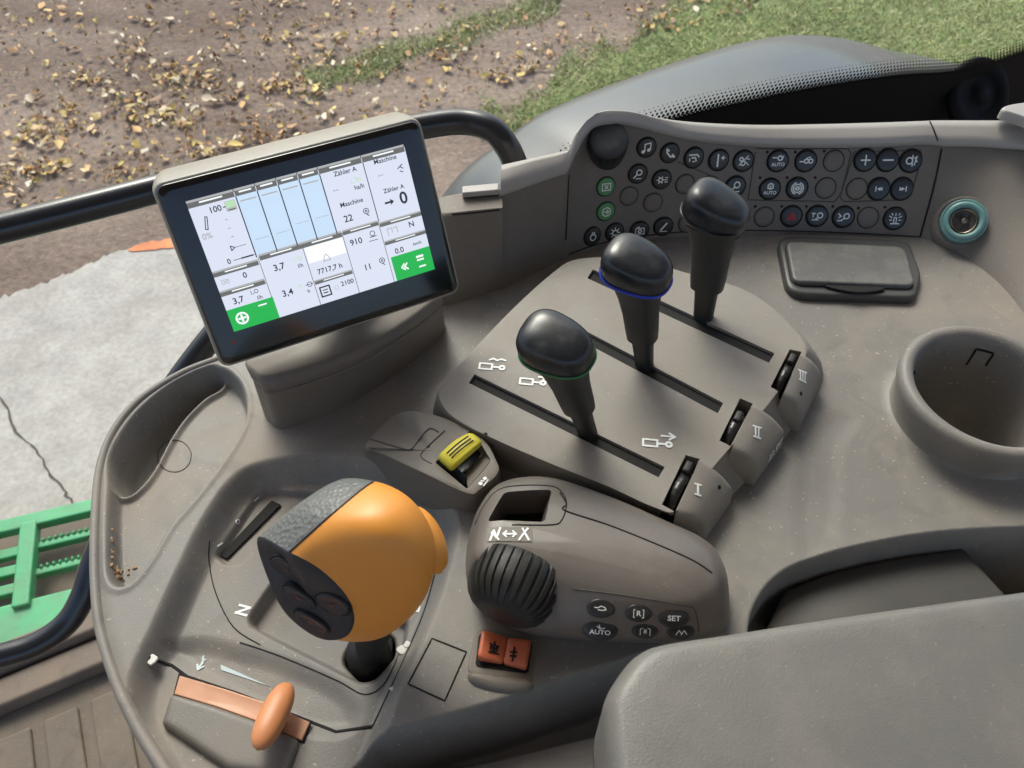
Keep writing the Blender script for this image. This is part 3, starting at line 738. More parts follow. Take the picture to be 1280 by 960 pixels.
part('panel_outline', *merge(ribbon(TP, [(944, 186), (1060, 186), (1064, 192), (1052, 240), (1044, 252), (935, 250)], .0007, .0004, smooth=False),
    ribbon(TP, [(1068, 190), (1150, 188), (1152, 196), (1140, 240), (1130, 250), (1055, 252), (1050, 246)], .0007, .0004, closed=True, smooth=False),
    ribbon(TP, [(944, 190), (935, 250)], .0007, .0004), ribbon(TP, [(846, 202), (895, 222)], .0006, .0004)), 'wallline', bp_)
# buttons --------------------------------------------------------------------
I = {}
I['note'] = [('l', [(-.25, -.4), (-.25, .4), (.4, .55), (.4, -.2)], .14), ('d', -.42, -.42, .2), ('d', .22, -.24, .2)]
I['phone'] = [('l', [(-.45, .5), (-.4, .1), (0, -.35), (.5, -.4)], .2), ('l', [(-.45, .5), (-.2, .3)], .2), ('l', [(.5, -.4), (.25, -.15)], .2)]
I['key'] = [('c', .1, .2, .3), ('l', [(-.5, -.4), (-.1, 0)], .16), ('l', [(-.2, -.5), (.4, -.5)], .1)]
I['gear'] = [('c', -.2, 0, .22)]+[('l', [(-.2+.3*math.cos(a), .3*math.sin(a)), (-.2+.42*math.cos(a), .42*math.sin(a))], .12) for a in np.arange(0, 6.2, 1.05)]+[('l', [(.3, .25), (.6, .25)], .1), ('l', [(.3, 0), (.6, 0)], .1), ('l', [(.3, -.25), (.6, -.25)], .1)]
I['seat'] = [('l', [(-.6, .35), (.3, .35), (.5, .1)], .16), ('l', [(-.3, .05), (.1, .05), (.2, -.3)], .16), ('l', [(-.55, .0), (-.55, -.3)], .12), ('l', [(-.2, -.35), (.05, -.35)], .12)]
I['lamp'] = [('l', [(-.15, .6), (-.15, -.6)], .18), ('l', [(.2, .25), (.6, .25)], .12), ('l', [(.4, .05), (.4, .45)], .12)]
I['wiper'] = [('l', [(-.5, -.4), (.4, .5)], .12), ('c', -.1, -.2, .22), ('c', -.3, .2, .18), ('l', [(.2, -.1), (.5, -.4)], .1), ('l', [(.3, .2), (.6, .2)], .1)]
I['hornauto'] = [('l', [(-.6, .35), (-.2, .35)], .12), ('c', .15, .3, .22), ('l', [(.35, .1), (.5, .5)], .1), ('t', 'AUTO', 0, -.35, .36)]
I['diff'] = [('l', [(-.65, -.05), (-.2, -.05)], .12), ('c', .0, .0, .2), ('c', .45, .0, .2), ('l', [(0, .3), (.4, .4)], .1)]
I['tractorauto'] = [('c', 0, .3, .28), ('l', [(-.3, .1), (.3, .1)], .1), ('d', 0, .3, .1), ('t', 'AUTO', 0, -.38, .36)]
I['ring'] = [('c', 0, 0, .42), ('c', 0, 0, .18), ('l', [(-.42, 0), (.42, 0)], .1), ('c', 0, 0, .6, 110, 250), ('c', 0, 0, .6, -70, 70)]
I['plus'] = [('l', [(-.45, 0), (.45, 0)], .14), ('l', [(0, -.45), (0, .45)], .14)]
I['minus'] = [('l', [(-.5, 0), (.5, 0)], .16)]
I['mute'] = [('c', -.2, 0, .3), ('l', [(.1, .5), (.1, -.5)], .12), ('l', [(.3, .3), (.55, -.1)], .12), ('l', [(.5, .4), (.3, -.4)], .12)]
I['prev'] = [('l', [(-.35, -.22), (-.35, .22)], .12), ('p', [(-.25, 0), (.1, .2), (.1, -.2)]), ('p', [(.0, 0), (.32, .2), (.32, -.2)])]
I['next'] = [('l', [(.35, -.22), (.35, .22)], .12), ('p', [(.25, 0), (-.1, -.2), (-.1, .2)]), ('p', [(-.0, 0), (-.32, -.2), (-.32, .2)])]
I['hazard'] = [('l', [(-.45, -.32), (.45, -.32), (0, .42), (-.45, -.32)], .12), ('l', [(-.2, -.15), (.2, -.15), (0, .15), (-.2, -.15)], .1)]
I['lightr'] = [('l', [(-.6, .3), (-.25, .3)], .12), ('l', [(-.45, .3), (-.45, -.1)], .1), ('c', .25, .1, .26), ('l', [(-.2, -.3), (.1, -.1)], .12), ('l', [(-.5, -.35), (.1, -.35)], .12)]
I['lightl'] = [('l', [(-.6, .35), (-.3, .1), (-.5, -.05)], .12), ('c', .25, .1, .26), ('l', [(-.3, -.35), (.1, -.1)], .12), ('l', [(-.6, -.35), (-.2, -.35)], .12)]
I['beacon'] = [('l', [(-.12, -.45), (-.12, .1), (.12, .1), (.12, -.45)], .1), ('l', [(-.4, -.5), (.4, -.5)], .12), ('l', [(-.35, .1), (-.6, .25)], .1), ('l', [(.35, .1), (.6, .25)], .1), ('l', [(0, .3), (0, .5)], .1), ('l', [(-.3, .35), (-.4, .5)], .1), ('l', [(.3, .35), (.4, .5)], .1), ('l', [(-.35, -.15), (-.55, -.15)], .1), ('l', [(.35, -.15), (.55, -.15)], .1)]
I['weight'] = [('c', 0, -.1, .36), ('l', [(-.18, .3), (-.12, .5), (.12, .5), (.18, .3)], .12)]
I['sun'] = [('c', 0, 0, .3, 0, 300)]+[('l', [(.42*math.cos(a), .42*math.sin(a)), (.6*math.cos(a), .6*math.sin(a))], .12) for a in np.arange(0, 6.2, .8)]
I['camera'] = [('l', [(-.5, .35), (.5, .35), (.5, -.35), (-.5, -.35), (-.5, .35)], .1), ('c', 0, 0, .18), ('l', [(-.3, .5), (-.1, .5)], .12)]
I['pen'] = [('l', [(-.3, -.3), (.3, .45)], .2), ('l', [(-.45, -.5), (.4, -.5)], .1)]
I['X'] = [('l', [(-.5, .4), (.5, .4), (.5, -.4), (-.5, -.4), (-.5, .4)], .12), ('l', [(-.2, -.22), (.2, .22)], .12), ('l', [(-.2, .22), (.2, -.22)], .12)]
I['go'] = [('c', 0, 0, .5), ('l', [(-.3, 0), (.25, 0)], .13), ('l', [(.05, -.22), (.27, 0), (.05, .22)], .13)]
BT = [(808, 184, 'note', 0), (837, 191, 'phone', 0), (867, 197, 'seat', 1), (898, 200, 'lamp', 1), (929, 201, 'wiper', 1), (797, 217, 'key', 0), (827, 224, 'gear', 0),
      (972, 201, 'hornauto', 1), (1007, 201, 'diff', 1), (1081, 200, 'plus', 1), (1109, 200, 'minus', 1), (1138, 201, 'mute', 1), (962, 236, 'tractorauto', 1), (996, 235, 'ring', 1),
      (1098, 236, 'prev', 1), (1127, 236, 'next', 1), (919, 233, 'key', 1), (989, 270, 'hazard', 1), (1021, 270, 'lightr', 1), (1054, 271, 'lightl', 1), (1118, 273, 'beacon', 1),
      (740, 295, 'weight', 0), (768, 290, 'sun', 0), (799, 288, 'camera', 0), (829, 283, 'pen', 0), (757, 233, 'X', 2), (757, 264, 'go', 2),
      (856, 230, None, 0), (887, 232, None, 0), (786, 245, None, 0), (816, 253, None, 0), (1042, 201, None, 0), (1032, 235, None, 0), (1071, 236, None, 0), (955, 271, None, 0), (1085, 272, None, 0), (860, 279, None, 0)]
def ring_button(o, n, r, icn, style, parent, dome=.0016, name='button'):
    n = n.normalized(); y = Vector((0, .3, 1)); y = (y-n*y.dot(n)).normalized(); x = y.cross(n)
    prof = [(r*1.0, -.0006), (r, dome*.6), (r*.96, dome*.9), (r*.85, dome), (r*.5, dome*1.02), (r*.1, dome*1.03)]
    m_ = {0: 'wall', 1: 'button', 2: 'greenb'}[style]
    if icn is None:
        b = part('blank_cap', *lathe([(r, -.0006), (r, .0004), (r*.96, .0008), (r*.5, .0009), (r*.1, .0009)], o, n, 32), 'wall', parent)
        part('groove', *lathe([(r*1.02, -.0006), (r*1.02, .0003), (r*1.09, .0003), (r*1.09, -.0006)], o, n, 32), 'black', b)
        return b
    if style == 0: m_ = 'button'
    b = part(name, *lathe(prof, o, n, 32), m_, parent)
    part('bezel_ring', *lathe([(r*1.01, -.0006), (r*1.02, .0005), (r*1.12, .0004), (r*1.13, -.0006)], o, n, 32), 'black', b)
    g = icon(I[icn]); V, F = planar(([(p[0]*r*.95, p[1]*r*.95, p[2]) for p in g[0]], g[1]), o, x, y, n, dome*1.06+.00005)
    part('symbol', V, F, 'red' if icn == 'hazard' else 'white', b, smooth=False)
    return b
ROW = [(808, 184), (1140, 201)]
for (x, y, ic, stl) in BT:
    h_, n_ = onsurf(TP, x, y)
    ring_button(h_, n_, 12.4*(h_-CAM).length/FPX*(.94 if stl != 1 else .98)*.96, ic, stl, bp_)
dots = []
for (x, y) in [(959, 190), (994, 190), (1030, 189), (1019, 222), (984, 222), (950, 222), (977, 258), (1008, 258), (1041, 258), (1073, 260), (1106, 259), (944, 258)]:
    h_, n_ = onsurf(TP, x, y); dots.append(lathe([(.0011, 0), (.0011, .0004), (.0003, .0005)], h_, n_, 10))
for d_ in dots: part('indicator_dot', *d_, 'black', bp_, smooth=False)
# rotary knob on the panel
kc = onsurf(TP, 758, 188)[0]; kax = Vector((-.02, -.55, .80)).normalized()
rk_ = .0148
part('rotary_knob', *lathe([(rk_*1.0, -.012), (rk_*1.02, .001), (rk_*1.02, .013), (rk_*.97, .0150), (rk_*.93, .0155)], kc+Vector((0, .004, .0)), kax, 120,
     mod=lambda a, j: 1+(.022*(1 if math.sin(a*30) > 0 else -1) if j in (1, 2) else 0)), 'button', bp_)
part('knob_cap', *lathe([(rk_*.93, .0150), (rk_*.93, .0160), (rk_*.86, .0172), (rk_*.5, .0178), (rk_*.1, .018)], kc+Vector((0, .004, .0)), kax, 48), 'knobcap', bp_)
# socket on the right wall
sk = thing('power_socket', 'round pale teal ringed power socket in the right wall of the console', 'socket', onsurf(TP, 1203, 277)[0])
h_, n_ = onsurf(TP, 1203, 278); n_ = (n_+Vector((0, -.35, .45))*.6).normalized(); rs = .0172
part('outer_collar', *lathe([(rs*1.35, -.004), (rs*1.18, .0012), (rs*1.0, .0022), (rs*.97, .001)], h_, n_, 48), 'wall', sk)
h_ = h_+n_*.005
part('teal_ring', *lathe([(rs*.98, -.008), (rs*.98, .003), (rs*.93, .0040), (rs*.88, .0030), (rs*.84, .0046), (rs*.72, .0050), (rs*.62, .0040), (rs*.585, -.004)], h_, n_, 48), 'teal', sk)
part('socket_floor', *lathe([(rs*.60, -.0046), (rs*.3, -.0042), (rs*.05, -.0042)], h_, n_, 40), 'crustd', sk)
part('metal_contact', *lathe([(rs*.56, .0022), (rs*.52, .0024), (rs*.49, .0016), (rs*.48, -.0044)], h_, n_, 60, mod=lambda a, j: 1+.05*math.sin(3*a+j)), 'metal', sk)
part('center_pin', *lathe([(rs*.16, -.0044), (rs*.15, -.0010), (rs*.10, -.0002), (rs*.02, 0)], h_+Vector((.0006, 0, .0008)), n_, 20), 'metal', sk)
# ---- block left of the panel (with a small tab)
lb = thing('console_shoulder', 'low grey brown corner block between the touch screen and the button panel', 'trim block', W(600, 372, 0))
SB = [((500, 402), (548, 268, .066), (548, 246, .070)), ((545, 392), (565, 268, .068), (562, 243, .073)), ((590, 380), (595, 265, .068), (592, 238, .073)), ((628, 366), (628, 262, .068), (628, 236, .073))]
r0 = spline([W(*s[0], -.003) for s in SB], 5, False); r1 = spline([W(*s[1]) for s in SB], 5, False); r2 = spline([W(*s[2]) for s in SB], 5, False)
part('block_shell', *loftdata([r0, lerp(r0, r1, .1), lerp(r0, r1, .5), lerp(r0, r1, .97), [p+Vector((0, .0006, .0012)) for p in r1], lerp(r1, r2, .1), lerp(r1, r2, .95), [p+Vector((0, .001, -.0015)) for p in r2], [p+Vector((0, .002, -.1)) for p in r2]], False, False, closed=False), 'wall', lb)
part('tab', *merge(slab(roundpoly([W(578, 247, .0725), (W(624, 243, .0725)), W(624, 234, .0725), W(578, 238, .0725)], .1), .004, .001)), 'lip', lb, angle=40)
part('block_groove', *ribbon(bvh(bpy.data.objects['block_shell']), [(565, 268), (590, 266), (624, 262)], .001, .0006), 'black', lb)
# white cover at far right top corner
rc = thing('corner_cover', 'pale rounded cover piece in the upper right corner on the lip', 'trim piece', W(1270, 150, .08))
part('cover', *slab(spline([W(x, y, .076) for x, y in [(1247, 148), (1258, 141), (1300, 138), (1340, 150), (1340, 190), (1300, 172), (1275, 158)]], 5), .008, .003), 'lip', rc)
# ================================================================== lid (ashtray)
ld = thing('ashtray_lid', 'scuffed rectangular flip lid in a dark frame on the deck below the buttons', 'ashtray', W(1060, 345, 0))
fr = roundpoly([W(x, y, -.002) for x, y in [(968, 302), (1132, 308), (1148, 352), (1140, 381), (982, 376)]], .22, 6)
part('lid_frame', *slab(fr, .0075, .003, 5), 'frame', ld)
lr = roundpoly([W(x, y, .0052) for x, y in [(981, 306), (1129, 313), (1142, 362), (990, 357)]], .16, 6)
part('lid_gap', *slab(inset(lr, -.0008), .0006, .0002, 2), 'black', ld, smooth=False)
V, F = slab(lr, .0042, .0018, 5)
ctr = W(1060, 340, .009)
b0, b1 = W(990, 358, .009), W(1138, 364, .009); dv = (b1-b0)
for i, p in enumerate(V):                         # the front edge bows up in the middle, like a finger lip
    t = (p-b0).dot(dv)/dv.length_squared; dist = (p-(b0+dv*t)).length
    if dist < .022 and 0 < t < 1: p.z += .0042*math.sin(math.pi*t)**2*(1-dist/.022)
part('lid_plate', V, F, 'lid', ld)
part('finger_recess', *slab(spline([W(x, y, .0056) for x, y in [(1030, 359), (1065, 355), (1105, 363), (1070, 368)]], 6), .0022, .0005, 2), 'black', ld)
# ================================================================== lever unit
K = Vector((.849, -.529, 0)).normalized(); KP = Vector((.529, .849, 0)).normalized(); UP = Vector((0, 0, 1))
def cut(o, cutters):
    """subtract solids (world verts) from a root-offset mesh object with a boolean, then bake it"""
    r = o
    while r.parent: r = r.parent
    cv, cf = merge(*cutters); cm = raw('cutter', cv, cf, 'deck', False); bm = bmesh.new(); bm.from_mesh(cm)
    bmesh.ops.recalc_face_normals(bm, faces=bm.faces); bm.to_mesh(cm); bm.free()
    co_ = bpy.data.objects.new('cutter', cm); COL.objects.link(co_)
    mo = o.modifiers.new('b', 'BOOLEAN'); mo.operation = 'DIFFERENCE'; mo.object = co_; mo.solver = 'EXACT'
    bpy.context.view_layer.update()
    me = bpy.data.meshes.new_from_object(o.evaluated_get(bpy.context.evaluated_depsgraph_get()))
    o.modifiers.clear(); o.data = me; me.set_sharp_from_angle(angle=math.radians(38))
    bpy.data.objects.remove(co_); bpy.data.meshes.remove(cm)
def prism(pix, z, z0, z1, rnd=None):
    R = [W(x, y, z) for x, y in pix]; R = roundpoly(R, rnd, 4) if rnd else R
    return loftdata([[Vector((p.x, p.y, z0)) for p in R], [Vector((p.x, p.y, z1)) for p in R]], True, True)
PZ = .030
lu = thing('lever_plate', 'raised tan plate with three long black lever slots and three finger wheels', 'control plate', W(790, 500, 0))
TOPR = [(551, 484), (580, 450), (640, 387), (690, 342), (722, 324), (790, 323), (858, 341), (925, 360), (972, 390), (1004, 425), (1006, 446), (984, 474), (950, 518), (912, 560), (876, 602), (846, 638), (818, 634), (760, 608), (690, 580), (625, 552), (575, 527), (553, 506)]
BASR = [(543, 512), (575, 480), (645, 415), (695, 370), (725, 352), (790, 352), (858, 370), (925, 392), (985, 425), (1022, 452), (1029, 474), (1020, 500), (990, 540), (950, 588), (915, 625), (876, 666), (835, 662), (765, 640), (690, 614), (620, 584), (568, 556), (546, 532)]
def ringz(pts, z, k=6): return spline([W(x, y, z) for x, y in pts], k)
rA, rB = ringz(BASR, -.002), ringz(TOPR, PZ)
rings = [rA]
for t, zz in [(.15, .006), (.45, .016), (.70, .0235), (.86, .0272), (.95, .0291)]:
    rw = []
    for i_, (a, b) in enumerate(zip(rA, rB)):
        c_ = i_/6; wv = max(0, min(1, (c_-9.6)/1.2, (15.6-c_)/.8))
        rw.append(Vector((a.x+(b.x-a.x)*t, a.y+(b.y-a.y)*t, zz*(1-wv)+wv*(PZ*t-.004*math.sin(math.pi*min(1, t))))))
    rings.append(rw)
rings += [rB, [Vector((p.x, p.y, PZ+.0003)) for p in inset(rB, .002)]]
plate = part('plate_shell', *loftdata(rings, True, True), 'plate', lu)
SL = [[(593, 468), (831, 584), (823, 597), (586, 479)], [(690, 392), (904, 504), (897, 517), (683, 403)], [(741, 337), (968, 442), (961, 454), (734, 348)]]
WS = [[(857, 569), (875, 574), (844, 640), (827, 631)], [(925, 498), (941, 505), (913, 558), (899, 551)], [(987, 437), (1002, 440), (978, 492), (963, 484)]]
cut(plate, [prism(q_, PZ, .012, .05, .06) for q_ in SL]+[prism(q_, PZ, .008, .05, .05) for q_ in WS])
def quadslab(pix, z, z0, h): return slab([Vector((p.x, p.y, z0)) for p in [W(x, y, z) for x, y in pix]], h, .0003, 1)
for q_ in SL: part('slot_brush', *quadslab(q_, PZ, .0268, .0012), 'black', lu, smooth=False)
for q_ in WS: part('wheel_well', *quadslab(q_, PZ, .010, .003), 'black', lu, smooth=False)
PODS = [([(875, 572), (917, 609), (882, 660), (845, 643)], 0), ([(941, 504), (982, 537), (946, 587), (914, 562)], 1), ([(1002, 440), (1028, 466), (1003, 519), (978, 495)], 2)]
for q_, i in PODS:
    P_ = [W(x, y, z) for (x, y), z in zip(q_, (PZ+.0034, .0165, .0160, PZ+.0030))]; n_ = 20; V = []; F = []
    for v_ in range(n_+1):
        for u_ in range(n_+1):
            u, v = u_/n_, v_/n_; p = P_[0].lerp(P_[1], u).lerp(P_[3].lerp(P_[2], u), v); p.z += .0030*math.sin(math.pi*u)
            for e, q2_ in ((v, .10), (1-v, .10), (1-u, .07)):
                if e < q2_: p.z -= .0022*(1-math.sqrt(max(0, 1-(1-e/q2_)**2)))
            V.append(p)
    for v_ in range(n_):
        for u_ in range(n_): a = v_*(n_+1)+u_; F.append((a, a+1, a+n_+2, a+n_+1))
    bd_ = [u_ for u_ in range(n_+1)]+[v_*(n_+1)+n_ for v_ in range(1, n_+1)]+[n_*(n_+1)+u_ for u_ in range(n_-1, -1, -1)]
    o_2 = len(V); V += [Vector((V[k].x, V[k].y, -.002))+K*.0022*((V[k].z < .02)) for k in bd_]
    for k in range(len(bd_)-1): F.append((bd_[k], bd_[k+1], o_2+k+1, o_2+k))
    part('wheel_housing', V, F, 'plate', lu, angle=70)
for i, q_ in enumerate(WS):                                    # finger wheels
    c_ = sum((W(x, y, PZ) for x, y in q_), Vector())/4; c_.z = PZ-.0165
    if i == 1: c_ += K*.0
    mid = (W(*q_[0], PZ)-W(*q_[3], PZ)); L_ = mid.length; wdt = (W(*q_[1], PZ)-W(*q_[0], PZ)).length*.36
    wl = part('finger_wheel', *lathe([(.4*L_*.9, -wdt), (.42*L_, -wdt*.9), (.43*L_, 0), (.42*L_, wdt*.9), (.4*L_*.9, wdt)], c_, K, 72, mod=lambda a, j: 1+(.012*math.sin(a*26))), 'button', lu)
    e = (mid.normalized()*.30*L_) if i != 1 else mid.normalized()*.12*L_
    part('wheel_tab', *slab(roundpoly([Vector((c_.x, c_.y, PZ-.0062))+e+K*a*wdt*.8+mid.normalized()*b*.0042 for a, b in ((-1, -1), (1, -1), (1, 1), (-1, 1))], .3), .0080, .0015), 'stem', wl)
TPL = bvh(plate, *[o for o in COL.objects if o.name.startswith('wheel_housing')])
def decal(name, tree, px, py, geo, size, m, parent, xdir=K, lift=.00045, squash=1):
    h_, n_ = onsurf(tree, px, py); x = (xdir-n_*xdir.dot(n_)).normalized(); y = n_.cross(x)
    V, F = planar(([(p[0]*size, p[1]*size*squash, p[2] if len(p) > 2 else 0) for p in geo[0]], geo[1]), h_, x, y, n_, lift)
    for i, p in enumerate(V):
        hh, nn2, _, _ = tree.ray_cast(p+n_*.012, -n_, .03)
        if hh is not None: V[i] = hh+n_*(lift+(geo[0][i][2] if len(geo[0][i]) > 2 else 0)*1.5e-5)
    return part(name, V, F, m, parent, smooth=False, fix=True)
I['cyl'] = [('l', [(-.8, .25), (-.1, .25), (-.1, -.15), (-.8, -.15), (-.8, .25)], .11), ('l', [(-.1, .05), (.35, .05)], .12), ('c', .47, .05, .13)]
I['num1'] = [('l', [(0, -.45), (0, .45)], .22), ('l', [(-.3, .45), (.3, .45)], .14), ('l', [(-.3, -.45), (.3, -.45)], .14)]
I['num2'] = [('l', [(-.17, -.45), (-.17, .45)], .17), ('l', [(.17, -.45), (.17, .45)], .17), ('l', [(-.42, .45), (.42, .45)], .14), ('l', [(-.42, -.45), (.42, -.45)], .14)]
I['num3'] = [('l', [(-.3, -.45), (-.3, .45)], .14), ('l', [(0, -.45), (0, .45)], .14), ('l', [(.3, -.45), (.3, .45)], .14), ('l', [(-.5, .45), (.5, .45)], .13), ('l', [(-.5, -.45), (.5, -.45)], .13)]
Ki = Vector((1, -.12, 0)).normalized()
decal('numeral', TPL, 872, 612, icon(I['num1']), .0070, 'white', lu, Ki)
decal('numeral', TPL, 946, 540, icon(I['num2'], .16), .0075, 'white', lu, Ki)
decal('numeral', TPL, 1003, 470, icon(I['num3']), .0075, 'white', lu, Ki)
for x, y in [(899, 609), (1001, 492)]:
    h_, n_ = onsurf(TPL, x, y); part('indicator_dot', *lathe([(.0013, 0), (.0013, .0004), (.0003, .0005)], h_, n_, 12), 'black', lu, smooth=False)
decal('lever_symbol', TPL, 617, 460, icon(I['cyl']+[('l', [(-.3, .55), (-.1, .68), (.12, .55), (.35, .68), (.6, .6)], .11)]), .0115, 'white', lu, Ki)
decal('lever_symbol', TPL, 668, 479, icon(I['cyl']+[('l', [(.2, .45), (.7, .45), (.55, .62)], .11), ('l', [(.45, .3), (.7, .45)], .1), ('l', [(.2, .7), (.5, .75)], .1)]), .0115, 'white', lu, Ki)
decal('lever_symbol', TPL, 824, 556, icon(I['cyl']+[('l', [(.1, .55), (.75, .55)], .11), ('l', [(.5, .75), (.78, .55), (.5, .35)], .11)]), .0120, 'white', lu, Ki)
TP2 = TPL
decal('housing_symbol', TPL, 968, 562, icon([('c', -.5, 0, .3), ('l', [(-1.0, -.3), (-.1, -.3)], .12), ('l', [(-.9, .3), (-.6, .1)], .12), ('c', .4, .05, .22), ('l', [(.2, -.3), (1.1, .2)], .12), ('l', [(.6, .35), (1.1, .35)], .12), ('l', [(.0, .3), (.25, .4)], .1)]), .0085, 'white', lu, Vector((.55, .83, 0)), lift=.0006)
for x, y in [(644, 364), (573, 444), (607, 543)]:
    h_, n_ = onsurf(TPL, x, y); part('rim_dot', *lathe([(.0012, 0), (.0012, .0004), (.0003, .0005)], h_, n_, 10), 'black', lu, smooth=False)
# ---- levers -------------------------------------------------------------------------------------------
def sring(c, x, y, a, b, p=2.3, n=40):
    out = []
    for i in range(n):
        t = 2*math.pi*i/n; ct, st_ = math.cos(t), math.sin(t)
        out.append(c+x*a*math.copysign(abs(ct)**(2/p), ct)+y*b*math.copysign(abs(st_)**(2/p), st_))
    return out
def lever(label, bx, by, hx, hy, hz_, ringm, tilt, wk=.93, kd=K, sw_=1.05):
    b = W(bx, by, PZ-.006); h = W(hx, hy, hz_); ax = (h-b).normalized(); L = (h-b).length
    t = thing('control_lever', label, 'lever', b, 'black control levers standing in the plate slots')
    kn = (ax+tilt+kd*.28).normalized()                                   # knob axis
    x = (kd-kn*kd.dot(kn)).normalized(); y = kn.cross(x)
    xs = (kd-ax*kd.dot(ax)).normalized(); ys = ax.cross(xs)
    st_ = [(0, .0058, .0046), (.22, .0066, .0052), (.30, .0070, .0056), (.335, .0074, .006), (.345, .0098, .0082), (.42, .0104, .0088), (.60, .0112, .0098), (.75, .0130, .0115), (.90, .0165, .0140)]
    rings = [sring(b+ax*L*u, xs, ys, a*wk*sw_, c*wk*sw_, 2.6) for u, a, c in st_]
    part('stem', *loftdata(rings, True, True), 'stem', t, angle=50)
    # knob : pebble with flat collar where the coloured ring sits
    pr = [(-.0260, .42), (-.0200, .50), (-.0150, .63), (-.0105, .79), (-.0068, .935), (-.0035, .985), (-.0025, .985), (.0000, 1.0), (.0035, 1.0), (.0070, .985), (.0098, .93), (.0118, .84), (.0132, .70), (.0140, .52), (.0144, .32), (.0146, .10)]
    A, B = .0226*wk, .0172*wk; c0_ = h-kn*.0015
    def kr(hh, s, g=0): 
        sh = x*(-.0012*(hh/.0187)) ; 
        rg_ = sring(c0_+kn*hh*wk+sh, x, y, A*s+g, B*s+g, 2.65, 56); out = []
        for p in rg_:
            q = p-c0_; u = q.dot(x)/A; out.append(p-y*q.dot(y)*.16*u-kn*(.0028*u*(max(0, hh)/.016)**2))
        return out
    part('knob', *loftdata([kr(hh, s) for hh, s in pr], True, True), 'gloss', t)
    part('collar_ring', *loftdata([kr(-.0072, .90, .0), kr(-.0066, .945, .0009), kr(-.0044, .985, .0010), kr(-.0038, .985, .0002)], False, False), ringm, t)
    return t
lever('nearest black lever with green ring under its knob in the front slot', 737, 547, 696, 432, .100, 'greenr', Vector((-.10, -.12, 0)))
lever('middle black lever with bright blue ring under its knob', 806, 463, 797, 334, .105, 'bluer', Vector((-.08, -.12, 0)))
lever('farthest black lever with plain black knob in front of the button panel', 878, 404, 896, 263, .108, 'gloss', Vector((.0, -.14, 0)), sw_=1.18)
# ================================================================== grip module with thumb wheel
gm = thing('grip_module', 'brown grey palm rest pod with ribbed black thumb wheel and oval buttons', 'control pod', W(745, 715, 0))
G0 = [(592, 735), (592, 700), (606, 665), (640, 640), (690, 636), (755, 656), (825, 684), (878, 708), (905, 735), (912, 765), (905, 790), (868, 803), (790, 804), (700, 799), (640, 787), (604, 765)]
G1 = [(583, 722), (585, 676), (600, 634), (628, 606), (685, 600), (757, 622), (830, 653), (884, 679), (906, 709), (910, 745), (901, 778), (866, 795), (790, 796), (702, 790), (642, 776), (598, 752)]
G2 = [(591, 700), (594, 664), (607, 628), (634, 604), (685, 599), (755, 621), (826, 651), (876, 676), (896, 704), (898, 732), (884, 752), (852, 762), (782, 756), (702, 738), (648, 724), (608, 712)]
G3 = [(602, 690), (606, 660), (618, 632), (642, 614), (685, 610), (752, 632), (818, 660), (862, 684), (878, 704), (876, 722), (862, 734), (836, 740), (778, 730), (706, 712), (656, 702), (618, 698)]
G4 = [(622, 674), (626, 656), (636, 640), (654, 630), (686, 630), (748, 652), (806, 676), (838, 692), (848, 702), (846, 712), (836, 716), (818, 718), (770, 706), (712, 692), (670, 684), (636, 680)]
g0, g1, g2, g3, g4 = ringz(G0, -.001), ringz(G1, .022), ringz(G2, .0395), ringz(G3, .0455), ringz(G4, .048)
prof_ = []
for i in range(len(g0)):
    prof_.append(spline([g0[i], g1[i], g2[i], g3[i], g4[i]], 5, False))
rings = [[prof_[i][k] for i in range(len(g0))] for k in range(len(prof_[0]))]
mod_ = part('pod_shell', *loftdata(rings, True, True), 'module', gm)
TM0 = bvh(mod_)
PK = [(630, 614), (690, 612), (681, 655), (609, 652)]
cut(mod_, [prism(PK, .046, .020, .07, .12)])
mod_.data.set_sharp_from_angle(angle=math.radians(55))
TM = bvh(mod_)
part('pocket_liner', *prism([(632, 616), (687, 614), (679, 652), (612, 650)], .046, .0202, .0225, .1), 'dark', gm)
part('pocket_cheek', *loftdata([[W(x, y, z) for x, y, z in r] for r in [
    [(676, 654, .030), (684, 620, .030), (696, 617, .030), (694, 652, .030)], [(682, 652, .0455), (689, 616, .0445), (699, 618, .0455), (695, 648, .0465)]]]), 'module', gm, angle=50)
part('pod_seam', *merge(ribbon(TM0, [(700, 616), (708, 630), (706, 638), (760, 656), (820, 680), (865, 700), (890, 716)], .0008, .0003),
     ribbon(TM0, [(594, 656), (604, 634), (622, 613), (650, 607), (690, 608), (704, 618), (708, 632), (702, 650), (690, 656), (640, 656)], .0006, .0003),
     ), 'black', gm)
part('seam_lower', *ribbon(TM0, [(716, 736), (780, 744), (850, 756), (868, 762), (874, 790)], .0006, .0002), 'wallline', gm)
PGX = [(-1+2*i/12, -.36+.72*j/5, 0) for j in range(6) for i in range(13)]; PGF = [(j*13+i, j*13+i+1, (j+1)*13+i+1, (j+1)*13+i) for j in range(5) for i in range(12)]
decal('symbol_plate', TM0, 637, 668, (PGX, PGF), .0118, 'wall', gm, Vector((1, -.02, 0)), lift=.0004)
decal('symbol', TM0, 637, 668, icon([('l', [(-.9, -.3), (-.75, .2), (-.6, -.2), (-.45, .3)], .1), ('l', [(-.85, .1), (-.5, -.3)], .08), ('l', [(-.28, 0), (.28, 0)], .09), ('l', [(-.15, .15), (-.3, 0), (-.15, -.15)], .08), ('l', [(.15, .15), (.3, 0), (.15, -.15)], .08),
      ('l', [(.9, -.3), (.7, .1), (.85, .3)], .1), ('l', [(.7, .1), (.45, -.3)], .1), ('l', [(.6, .3), (.7, .1)], .08)]), .0112, 'white', gm, Vector((1, -.02, 0)), lift=.0007)
